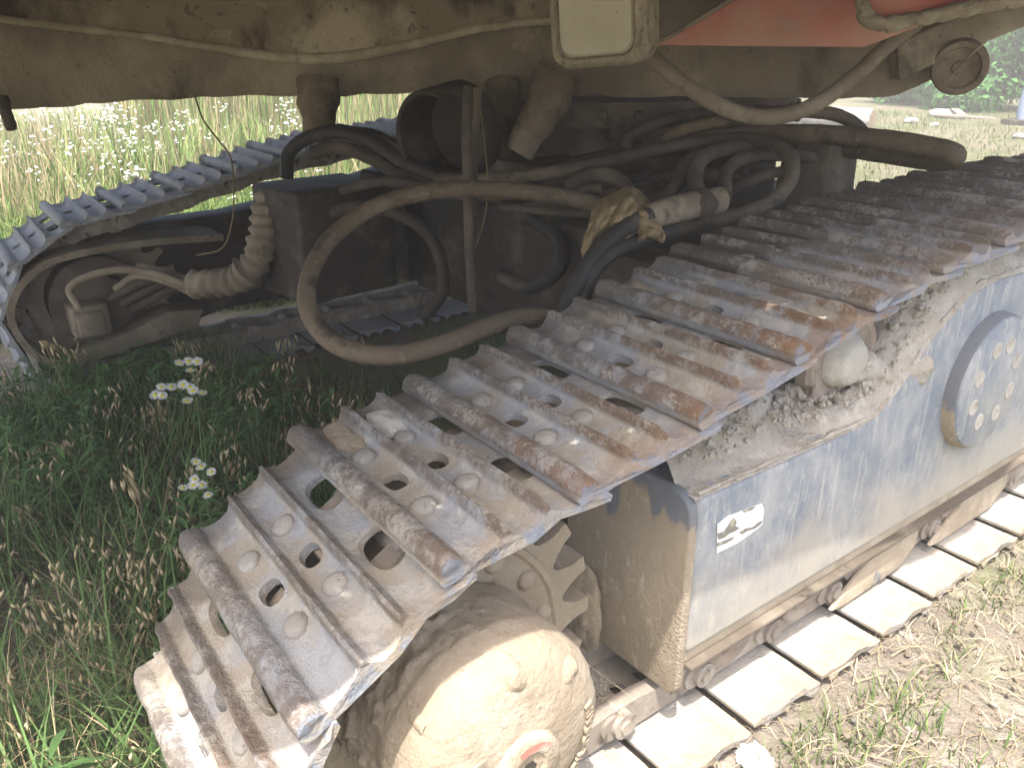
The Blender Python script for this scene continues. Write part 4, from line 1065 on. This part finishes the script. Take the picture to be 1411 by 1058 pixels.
# sparse grass and straw on the sunny ground at right
vg = Veg()
patch(34000, .26, 2.2, -.2, 3.4, .012, .065, .002, .005, [(.10, .155, .045), (.13, .175, .06), (.17, .19, .08)], (.2, 1.1), v=vg, mask=lambda x, y: clump(x, y, 3.3, -.22, 21) & (x > .27+.05*np.sin(y*9)))
patch(500, .30, 1.2, .6, 2.4, .06, .15, .003, .006, [(.10, .16, .045), (.15, .2, .07)], (.2, 1.0), v=vg, mask=lambda x, y: clump(x, y, 2.2, .1, 31))
s1 = vg.build('sparse_grass', M_leaf); tag(s1, 'sparse low grass on the sunny soil at right', 'grass', kind='stuff')
def straw(N, x0, x1, y0, y1, zr, L=(.04, .2), ws=1.0):
    v = Veg(); x = rng.uniform(x0, x1, N); y = rng.uniform(y0, y1, N); a = rng.uniform(0, 2*np.pi, N); l = rng.uniform(*L, N); w = rng.uniform(.0012, .003, N)*ws
    t = np.linspace(0, 1, 4); cur = rng.normal(0, .25, N)
    ang = a[:, None]+cur[:, None]*t[None]
    P = np.stack([x[:, None]+np.cos(ang)*l[:, None]*t, y[:, None]+np.sin(ang)*l[:, None]*t, rng.uniform(*zr, N)[:, None]+rng.normal(0, .006, (N, 4)) + .012*np.sin(t*np.pi)[None]], 2)
    sd_ = np.stack([-np.sin(ang), np.cos(ang), np.zeros_like(ang)], 2)*w[:, None, None]
    V = np.stack([P-sd_, P+sd_], 2).reshape(N, 8, 3); k = np.arange(3)*2; f = np.stack([k, k+1, k+3, k+2], 1)
    c = palette(N, [(.36, .29, .18), (.42, .35, .24), (.28, .22, .13), (.22, .19, .14)])
    v.add(V, (f[None]+(np.arange(N)*8)[:, None, None]).reshape(-1, 4), np.repeat(c, 8, axis=0)); return v
v = straw(4200, .2, 1.4, -.2, 2.6, (.003, .018), (.02, .10), .42); s2 = v.build('straw_litter', M_straw); tag(s2, 'loose straw littering the soil beside the lower shoes', 'straw', kind='stuff')
v = straw(900, -2.2, -.3, -1.1, .5, (.01, .06)); s2 = v.build('straw_litter', M_straw); tag(s2, 'loose straw lying under the grass between the tracks', 'straw', kind='stuff')
sp_ = [(random.uniform(.24, 1.3), random.uniform(-.2, 2.4), random.uniform(-.004, .012), random.choice([.003, .004, .005, .006, .009])) for _ in range(2600)]
tag(crumbs('soil_crumbs', sp_, M_crumb), 'crumbs of dry soil on the sunny ground at right', 'soil', kind='stuff')
for k, (px, py, s) in enumerate(((1178, 992, .007), (1253, 1005, .008), (1358, 998, .008), (1196, 985, .005), (1105, 1020, .005))):
    c = bpy.data.objects.new('pebble', CL[k]); d = FWD + RGT*((px-W0/2)/FPX) - UPV*((py-H0/2)/FPX); q = CAM + d*((.008-CAM[2])/d[2])
    me = CL[k].copy(); me.materials.clear(); me.materials.append(M_stone); c.data = me
    link(c); c.location = q; c.scale = (s, s*.8, s); tag(c, ('pale pebble on bare soil, nearest the lower shoes', 'pale pebble in the middle of the sunny soil', 'pale pebble nearest the right edge of the sunny soil', 'tiny pebble touching the pebble nearest the shoes', 'tiny pebble nearest the white lump')[k], 'pebble', 'pale pebbles on the soil')
# white crumbly lump by the corner of the lower shoe
d = FWD + RGT*((1040-W0/2)/FPX) - UPV*((1046-H0/2)/FPX); q = CAM + d*((.012-CAM[2])/d[2])
bm = bmesh.new(); bmesh.ops.create_icosphere(bm, subdivisions=5, radius=1)
for v_ in bm.verts:
    n_ = v_.co.normalized(); kk = 1+.42*fbm(n_+Vector((4, 0, 0)), 2.2, 4); v_.co = Vector((n_.x*.035*kk, n_.y*.028*kk, n_.z*.016*kk))
wl_ = bm_obj('white_lump', bm, M_white, None, True, 40); wl_.location = q; tag(wl_, 'bright white crumbly lump on the ground beside the lower shoes', 'lump')

# dry brome stalks with drooping spikelets
def brome(base, top, lean_to, nsp, seed, scale=1.0):
    r = random.Random(seed); root = empty('brome_stalk', base)
    b = Vector(base); tp = Vector(top); mid = b.lerp(tp, .55) + Vector((0, 0, .05)); end = tp + Vector(lean_to)
    P = catmull([b, mid, tp, end], 7); P = [p-b for p in P]
    V, F = tube_data(P, .0013*scale, 5, True)
    st = mesh('stem', V, F, None, root, True)
    me = st.data; ca = me.color_attributes.new('Col', 'FLOAT_COLOR', 'POINT'); ca.data.foreach_set('color', np.tile([.36, .29, .15, 1], len(me.vertices)).astype(np.float32)); me.materials.append(M_straw)
    v = Veg()
    for k in range(nsp):
        i = int(len(P)*(.56+.42*k/max(1, nsp-1))); p = P[min(i, len(P)-1)]
        side = Vector((r.uniform(-1, 1), r.uniform(-1, 1), r.uniform(-.2, .6))).normalized()
        q = p + side*r.uniform(.008, .035)*scale; dr = (Vector(lean_to).normalized()*.6 + Vector((r.uniform(-.5, .5), r.uniform(-.5, .5), -1.0))).normalized()
        L = r.uniform(.034, .056)*scale; wd = r.uniform(.0034, .0056)*scale; s_ = dr.cross(Vector((r.random(), r.random(), .3))).normalized(); s2_ = dr.cross(s_)
        vv = [q, q+dr*L*.35+s_*wd, q+dr*L*.35+s2_*wd, q+dr*L*.35-s_*wd, q+dr*L*.35-s2_*wd, q+dr*L]
        ff_ = [(0, 1, 2), (0, 2, 3), (0, 3, 4), (0, 4, 1), (5, 2, 1), (5, 3, 2), (5, 4, 3), (5, 1, 4)]
        c = np.array([.56, .46, .28])*r.uniform(.75, 1.2); v.add(vv, ff_, np.tile(c, (6, 1)))
        vv = [p, p+Vector((.0006, 0, 0)), q+Vector((.0006, 0, 0)), q]; v.add(vv, [(0, 1, 2, 3)], np.tile(c*.8, (4, 1)))
    v.build('seed_head', M_straw, root); return root
def gz(px, py, z=0.0):
    d = FWD + RGT*((px-W0/2)/FPX) - UPV*((py-H0/2)/FPX); return CAM + d*((z-CAM[2])/d[2])
brs = [((150, 700), (75, 610), 0, 'nodding dry grass head nearest the green weed at left'), ((230, 830), (170, 650), 0, 'tall dry grass head left of the daisies'), ((130, 900), (45, 830), 0, 'dry grass head drooping low at the left edge'),
       ((300, 700), (320, 640), 0, 'dry grass head tucked right of the daisy stem'), ((190, 960), (130, 860), 0, 'dry grass head above the bare soil at lower left'), ((420, 560), (395, 465), 0, 'dry grass head below the ribbed wrapped hose'),
       ((120, 620), (60, 470), 0, 'dry grass head in front of the far motor guard'), ((330, 600), (290, 500), 0, 'dry grass head just right of the top daisies'), ((90, 780), (20, 700), 0, 'small dry grass head low at the far left'),
       ((230, 660), (210, 560), 0, 'dry grass head left of the upper daisies'), ((215, 900), (200, 770), 0, 'dry grass head just left of the lowest shoes'), ((480, 520), (500, 470), 0, 'dry grass head under the bottom of the big loop'),
       ((270, 560), (250, 470), 0, 'dry grass head under the far travel motor')]
for k, (g0, tpx, _, lb) in enumerate(brs):
    b = gz(*g0); dep = float((b-CAM) @ FWD); tp = pt(tpx[0], tpx[1], dep-.05)
    o = brome(b, tp, Vector((random.uniform(-.05, .05), random.uniform(-.05, .05), -.05)), 15, k, .85 if dep < 1.6 else 1.0)
    tag(o, lb, 'dry grass', 'dry grass heads between the tracks')
# many lesser stalks as one mass
v = Veg()
for k in range(85):
    x = random.uniform(-2.1, -.35); y = random.uniform(-.9, .25); h = random.uniform(.14, .32); a = random.random()*6.28
    top_ = Vector((x+.07*math.cos(a), y+.07*math.sin(a), h))
    for m in range(9):
        q = top_ + Vector((random.uniform(-.04, .04), random.uniform(-.04, .04), random.uniform(-.05, .02))); dr = Vector((random.uniform(-.6, .6), random.uniform(-.6, .6), -1)).normalized(); L = random.uniform(.026, .042); wd = .0036
        s_ = dr.cross(Vector((.3, .8, .2))).normalized(); s2_ = dr.cross(s_)
        vv = [q, q+dr*L*.35+s_*wd, q+dr*L*.35+s2_*wd, q+dr*L*.35-s_*wd, q+dr*L*.35-s2_*wd, q+dr*L]
        v.add(vv, [(0, 1, 2), (0, 2, 3), (0, 3, 4), (0, 4, 1), (5, 2, 1), (5, 3, 2), (5, 4, 3), (5, 1, 4)], np.tile(np.array([.52, .42, .25])*random.uniform(.7, 1.2), (6, 1)))
    v.blades(np.array([[x, y, 0]]), np.array([h*1.02]), np.array([.0022]), np.array([a]), np.array([.07/h]), np.array([[.33, .27, .14]]))
tag(v.build('dry_seed_heads', M_straw), 'scattered dry seed heads among the grass at left', 'dry grass', kind='stuff')

# leafy weeds
def weed(px, py, h, nl, L, w, label, seed):
    r = random.Random(seed); b = Vector(gz(px, py)); root = empty('leafy_weed', b)
    P = [Vector((0, 0, 0)), Vector((r.uniform(-.03, .03), r.uniform(-.03, .03), h*.5)), Vector((r.uniform(-.06, .06), r.uniform(-.06, .06), h))]
    Q = catmull(P, 6); v = Veg(); V, F = tube_data(Q, .002, 5, False); v.add(V, F, np.tile([.10, .16, .05], (len(V), 1))); v.build('stem', M_leaf, root)
    v = Veg()
    for k in range(nl):
        t = .12+.88*k/nl; p = Q[min(len(Q)-1, int(t*len(Q)))]; a = k*2.4+r.uniform(-.4, .4); el = r.uniform(.1, .8)*(1 if t < .8 else 1.6)
        c = np.array([.11, .21, .065])*r.uniform(.75, 1.35)
        leaf_geo(v, p, (math.cos(a), math.sin(a), el), L*r.uniform(.7, 1.2)*(1.15-.5*t), w*r.uniform(.8, 1.2), c, r.uniform(.2, .7))
    v.build('leaves', M_leaf, root)
    return tag(root, label, 'weed', 'leafy weeds between the tracks')
weed(125, 740, .30, 30, .085, .012, 'bright narrow leaved weed left of the daisies', 1)
weed(70, 720, .30, 30, .09, .012, 'narrow leaved weed at the left edge below the far motor', 2)
weed(30, 690, .26, 26, .08, .011, 'narrow leaved weed touching the left edge', 3)
weed(160, 660, .26, 26, .08, .011, 'narrow leaved weed just below the far motor guard', 4)
weed(380, 600, .14, 16, .045, .026, 'round leaved weed beside the upper shoes', 5)
weed(330, 560, .16, 16, .05, .026, 'round leaved weed under the ribbed wrapped hose', 6)
weed(455, 530, .12, 14, .045, .026, 'round leaved weed under the bottom of the big loop', 7)
weed(60, 1040, .10, 12, .05, .03, 'broad leaved weed at the lower left corner', 8)
weed(240, 860, .10, 12, .035, .02, 'small round leaved weed touching the lowest shoes', 9)
weed(100, 660, .28, 30, .09, .013, 'tallest narrow leaved weed between the left edge and the daisies', 12)
weed(40, 760, .26, 28, .09, .013, 'narrow leaved weed low at the left edge', 13)
weed(215, 780, .18, 20, .06, .012, 'narrow leaved weed below the daisies', 10)

# fleabane daisies
def flower(v, vy, c, nrm, r_):
    nrm = Vector(nrm).normalized(); s_ = nrm.orthogonal().normalized(); t_ = nrm.cross(s_); N = 18
    for k in range(N):
        a = 2*math.pi*k/N; d = s_*math.cos(a)+t_*math.sin(a); e = s_*-math.sin(a)+t_*math.cos(a)
        p0 = c+d*r_*.35; p1 = c+d*r_*random.uniform(.9, 1.08)+nrm*r_*random.uniform(-.05, .18)
        v.add([p0-e*r_*.05, p0+e*r_*.05, p1+e*r_*.085, p1-e*r_*.085], [(0, 1, 2, 3)], np.tile([.80, .80, .78], (4, 1)))
    rings = [(.42, .02), (.34, .14), (.15, .22)]; V = []
    for rr_, hh in rings: V += [c+(s_*math.cos(2*math.pi*k/8)+t_*math.sin(2*math.pi*k/8))*rr_*r_+nrm*hh*r_ for k in range(8)]
    V.append(c+nrm*.24*r_); F = []
    for j in range(2): F += [(j*8+k, j*8+(k+1) % 8, j*8+8+(k+1) % 8, j*8+8+k) for k in range(8)]
    vy.add(V, F, np.tile([.55, .52, .06], (len(V), 1)))
    vy.add(V, [(16+k, 16+(k+1) % 8, 24) for k in range(8)], np.tile([.58, .55, .08], (len(V), 1)))
def daisy(stem_px, heads, label, depth):
    P = [pt(x, y, d) for x, y, d in stem_px]; root = empty('daisy_plant', P[0]); o = P[0]
    P = [p-o for p in P]; v = Veg(); Q = catmull(P, 8); V, F = tube_data(Q, .0016, 6, False); v.add(V, F, np.tile([.10, .15, .055], (len(V), 1)))
    for x, y in heads:
        h = pt(x, y, depth)-o; i = min(range(len(Q)), key=lambda i: (Q[i]-h).length + (0 if Q[i].z < h.z-.012 else 1)); V, F = tube_data(catmull([Q[i], Q[i].lerp(h, .5)+Vector((0, 0, -.004)), h], 4), .0009, 5, False); v.add(V, F, np.tile([.11, .16, .06], (len(V), 1)))
    v.build('stem', M_leaf, root); v = Veg()
    for k in range(10):
        p = Q[int(len(Q)*(.15+.75*k/10))]; a = k*2.4; leaf_geo(v, p, (math.cos(a), math.sin(a), .35), .045, .010, np.array([.07, .135, .045]), .35)
    v.build('leaves', M_leaf, root)
    for x, y in heads:
        v = Veg(); vy = Veg(); c = pt(x, y, depth)-o
        tocam = Vector(CAM)-(c+o); n_ = Vector((random.uniform(-.4, .4), random.uniform(-.4, .4), 1.1)) + tocam.normalized()*.6
        flower(v, vy, c, n_, random.uniform(.0085, .0105)*depth/1.45); f_ = v.build('petals', M_leaf, root); vy.build('flower_centre', M_leaf, f_)
    return tag(root, label, 'daisy', 'daisies between the tracks')
daisy([(288, 705, 1.62), (280, 640, 1.60), (274, 575, 1.57), (268, 520, 1.55), (266, 500, 1.54)], [(247, 500), (260, 498), (272, 498), (262, 510), (222, 533), (214, 544), (236, 533), (252, 530), (262, 533), (266, 538), (279, 541), (258, 552), (224, 545)], 'white yellow centred daisies in front of the far motor', 1.54)
daisy([(300, 760, 1.50), (290, 715, 1.49), (280, 680, 1.48), (272, 650, 1.47)], [(252, 672), (270, 636), (277, 643), (268, 660), (278, 668), (291, 650), (287, 682), (266, 668)], 'white daisies growing just beside the wrapped shoes', 1.47)

# ------------------------------------------------------------------ meadow beyond the far track
def sector(N, px0, px1, d0, d1):
    px = rng.uniform(px0, px1, N); d = np.sqrt(rng.uniform(d0*d0, d1*d1, N))
    az = np.arctan2(RGT[1]*0+math.cos(YAW), -math.sin(YAW)) - np.arctan((px-W0/2)/FPX*1.02)
    return CAM[0]+np.cos(az)*d, CAM[1]+np.sin(az)*d
v = Veg()
def meadow(N, px0, px1, d0, d1, h0, h1, w0, w1, cols, lean=(.05, .6), th=None, seed=0):
    x, y = sector(N, px0, px1, d0, d1)
    k = x < -3.05
    if th is not None: k &= clump(x, y, 1.3, th, seed)
    x, y = x[k], y[k]; n = len(x); c = palette(n, cols)
    v.blades(np.c_[x, y, np.zeros(n)], rng.uniform(h0, h1, n), rng.uniform(w0, w1, n), rng.uniform(0, 6.28, n), rng.uniform(*lean, n), c*.85, c*1.15, segs=3)
LG = [(.12, .195, .05), (.16, .225, .065), (.095, .16, .04), (.20, .24, .085)]
meadow(20000, -120, 700, 4.2, 7.5, .15, .50, .008, .02, LG, (.1, .9))
meadow(12000, -120, 800, 6.5, 12, .3, .8, .012, .028, LG, (.05, .6), -.1, 3)
meadow(9000, -120, 800, 5.4, 12, .35, .85, .006, .014, [(.32, .265, .15), (.38, .31, .19), (.27, .205, .115)], (.05, .7), -.15, 6)
meadow(5200, 210, 760, 9, 14, .9, 1.7, .014, .03, [(.15, .24, .06), (.19, .27, .08), (.31, .265, .13), (.36, .30, .17)], (.02, .35))
md_ = v.build('meadow_grass', M_leaf); tag(md_, 'tall sunlit grass and reeds beyond the far track', 'grass', kind='stuff')
v = Veg()
x, y = sector(230, -80, 470, 5.0, 9.5)
for xx, yy in zip(x, y):
    if xx > -3.2 or mnoise.noise(Vector((xx*.8, yy*.8, 4))) < -.05: continue
    h = random.uniform(.35, .8)
    for m in range(random.randint(5, 10)):
        q = Vector((xx+random.gauss(0, .045), yy+random.gauss(0, .045), h+random.gauss(0, .03))); rr_ = random.uniform(.009, .016)
        n_ = Vector((random.uniform(-.6, .6), random.uniform(-.6, .6), 1)).normalized(); s_ = n_.orthogonal().normalized(); t_ = n_.cross(s_)
        v.add([q+(s_*math.cos(2*math.pi*k/6)+t_*math.sin(2*math.pi*k/6))*rr_ for k in range(6)]+[q+n_*.006], [(k, (k+1) % 6, 6) for k in range(6)], np.tile([.82, .83, .80], (7, 1)))
    v.add([(xx, yy, 0), (xx+.006, yy, 0), (xx+.006, yy, h), (xx, yy, h)], [(0, 1, 2, 3)], np.tile([.17, .24, .08], (4, 1)))
tag(v.build('meadow_flowers', M_leaf), 'white flower heads dotting the meadow beyond the far track', 'flowers', kind='stuff')

# ------------------------------------------------------------------ yard at upper right
def leaf_mass(name, label, centre, rad, N, cols, seed, lsize=(.05, .10), parent=None):
    r = np.random.default_rng(seed); root = empty(name, (centre[0], centre[1], 0))
    # lobes
    lobes = [(r.uniform(-.75, .75)*rad[0], r.uniform(-.75, .75)*rad[1], r.uniform(.1, .95)*rad[2], r.uniform(.30, .55)*min(rad)) for _ in range(26)]
    v = Veg(); P = []; Nn = []
    for (lx, ly, lz, lr) in lobes:
        n = N//len(lobes); d = r.normal(size=(n, 3)); d /= np.linalg.norm(d, axis=1, keepdims=True); q = d*(lr*r.uniform(.72, 1.08, (n, 1)))
        P.append(q+np.array([lx, ly, lz])); Nn.append(d)
    P = np.concatenate(P); D = np.concatenate(Nn); k = P[:, 2] > .02; P, D = P[k], D[k]; n = len(P)
    D = D + r.normal(0, .45, D.shape); D[:, 2] += .35; D /= np.linalg.norm(D, axis=1, keepdims=True)
    a = np.cross(D, r.normal(size=D.shape)); a /= np.linalg.norm(a, axis=1, keepdims=True); b = np.cross(D, a)
    L = r.uniform(*lsize, n)[:, None]; Wd = L*r.uniform(.35, .55, (n, 1))
    V = np.stack([P-a*L*.5, P-a*L*.05+b*Wd*.5+D*L*.06, P+a*L*.55-D*L*.1, P-a*L*.05-b*Wd*.5+D*L*.06, P-a*L*.0], 1)
    F = (np.array([[0, 1, 4], [1, 2, 4], [2, 3, 4], [3, 0, 4]])[None]+(np.arange(n)*5)[:, None, None]).reshape(-1, 3)
    cc = np.array(cols)[r.integers(0, len(cols), n)]*(1+r.normal(0, .2, (n, 1)))
    v.add(V.reshape(-1, 3), F, np.repeat(np.clip(cc, .01, .8), 5, axis=0))
    cr_ = v.build('crown', M_leaf, root); cr_['kind'] = 'stuff'
    for j in range(7):
        e = lobes[j]; tube('stem', [Vector((e[0]*.2, e[1]*.2, 0)), Vector((e[0]*.6, e[1]*.6, e[2]*.5)), Vector(e[:3])], [.03, .022, .01], M_plank, root, 6, 4)
    return tag(root, label, 'bush', 'bushes behind the yard')
BG = [(.05, .15, .035), (.07, .19, .045), (.03, .10, .022), (.095, .24, .06)]
for k, (px, py, rx, ry, rz, n, lb) in enumerate(((1340, 150, 1.3, 1.0, 1.9, 9000, 'dense green bush behind the round pulley end'), (1450, 156, 1.2, 1.0, 2.0, 8000, 'tall green bush at the right edge behind the post'), (1258, 143, 1.0, .7, .9, 4500, 'low green bush left of the pulley end'), (1400, 132, 1.6, 1.2, 2.8, 6500, 'tallest green bush further behind the others'))):
    p = gz(px, py); leaf_mass('bush', lb, p, (rx, ry, rz), n, BG, 40+k, (.08, .16))
# more hedge further left and behind, mostly hidden by the machine
for k, (px, py) in enumerate(((1120, 118), (1010, 112), (900, 110))):
    p = gz(px, py); leaf_mass('bush', ['far green bush behind the log end', 'far green bush above the log middle', 'far green bush left of the log'][k], p, (2.2, 1.5, 1.6), 2600, BG, 60+k, (.16, .30))
# fallen log
def gl(px, py): return Vector(gz(px, py))
a_, b_ = gl(965, 168), gl(1200, 180)
ax = (b_-a_); lg = empty('fallen_log', (a_+b_)/2)
Pn = [Vector((-ax.x/2, -ax.y/2, .16))+Vector((ax.x*t, ax.y*t, .02*math.sin(t*5))) for t in np.linspace(0, 1, 24)]
V, F = tube_data(Pn, .165, 18, True, .03, 4)
tk = mesh('trunk', V, F, M_bark, lg, True, 50)
e = ax.normalized(); c0 = Pn[-1]+e*.004; s_ = e.cross(Vector((0, 0, 1))); V = [c0]+[c0+(s_*math.cos(k*math.pi/9)+Vector((0, 0, 1))*math.sin(k*math.pi/9))*.15 for k in range(18)]
mesh('cut_end', V, [(0, 1+k, 1+(k+1) % 18) for k in range(18)], M_logend, lg)
tag(lg, 'pale grey fallen log lying in the yard behind the hoses', 'log')
# planks and rubble near the bush
for k, (p0, p1, lb) in enumerate((((1290, 163), (1372, 165), 'long weathered plank lying in front of the bush'), ((1315, 155), (1325, 160), 'short splintered plank end standing up by the bush'))):
    a_, b_ = gl(*p0), gl(*p1); L = (b_-a_).length
    o = box('plank', (0, 0, .03), (L, .14, .045), M_plank, None, .006, sub=1, nz=.006, ns=3); o.location = (a_+b_)/2; o.rotation_euler = (0, R(3), math.atan2((b_-a_).y, (b_-a_).x)); tag(o, lb, 'plank', 'planks in the yard')
for k, (px, py, s, lb) in enumerate(((1297, 162, .16, 'pale block lying left of the long plank'), (1255, 170, .10, 'small pale stone in the middle of the yard'), (1222, 141, .14, 'white stone at the foot of the low bush'), (1287, 174, .07, 'small pale stone below the plank'), (1405, 191, .08, 'small stone at the right edge of the yard'))):
    c = bpy.data.objects.new('yard_stone', CL[k % 5].copy()); c.data.materials.clear(); c.data.materials.append(M_stone); link(c); c.location = gl(px, py)+Vector((0, 0, s*.3)); c.scale = (s*1.2, s, s*.8); c.rotation_euler = (0, 0, k); tag(c, lb, 'stone', 'stones in the yard')
pp = gl(1408, 172); po = empty('yard_post', pp); tube('post', [Vector((0, 0, 0)), Vector((0, 0, .7)), Vector((.02, 0, 1.6))], [.10, .085, .08], M_post, po, 14, 4, .02, 6)
box('post_foot', (0, 0, .04), (.5, .35, .08), M_dark, po, .02); tag(po, 'blue grey post with dark foot at the right edge of the yard', 'post')
v = Veg(); x, y = sector(9000, 880, 1500, 5.5, 17)
k = clump(x, y, .9, .02, 77) & (x < -.6) | (y > 5); x, y = x[k], y[k]; n = len(x); c = palette(n, [(.12, .145, .05), (.16, .155, .07), (.10, .125, .04)])
v.blades(np.c_[x, y, np.zeros(n)], rng.uniform(.03, .10, n), rng.uniform(.006, .014, n), rng.uniform(0, 6.28, n), rng.uniform(.2, 1.2, n), c, c*1.1, segs=2)
tag(v.build('yard_grass', M_leaf), 'short thin grass in the sunny yard', 'grass', kind='stuff')
# haze volume added to imitate lens glare and lift the dark tones
hz = box('haze', (0, 0, .85), (760, 760, 4.6), None, None, 0)
g = G('glare_haze'); g.t.nodes.remove(g.b); pv = g.n('ShaderNodeVolumePrincipled'); pv.inputs['Color'].default_value = (1.0, .95, .86, 1); pv.inputs['Density'].default_value = HAZE
g.l(pv.outputs[0], g.out.inputs['Volume']); hz.data.materials.append(g.m); tag(hz, 'thin added haze imitating lens glare over the whole scene', 'haze', kind='stuff')
bpy.context.view_layer.update()
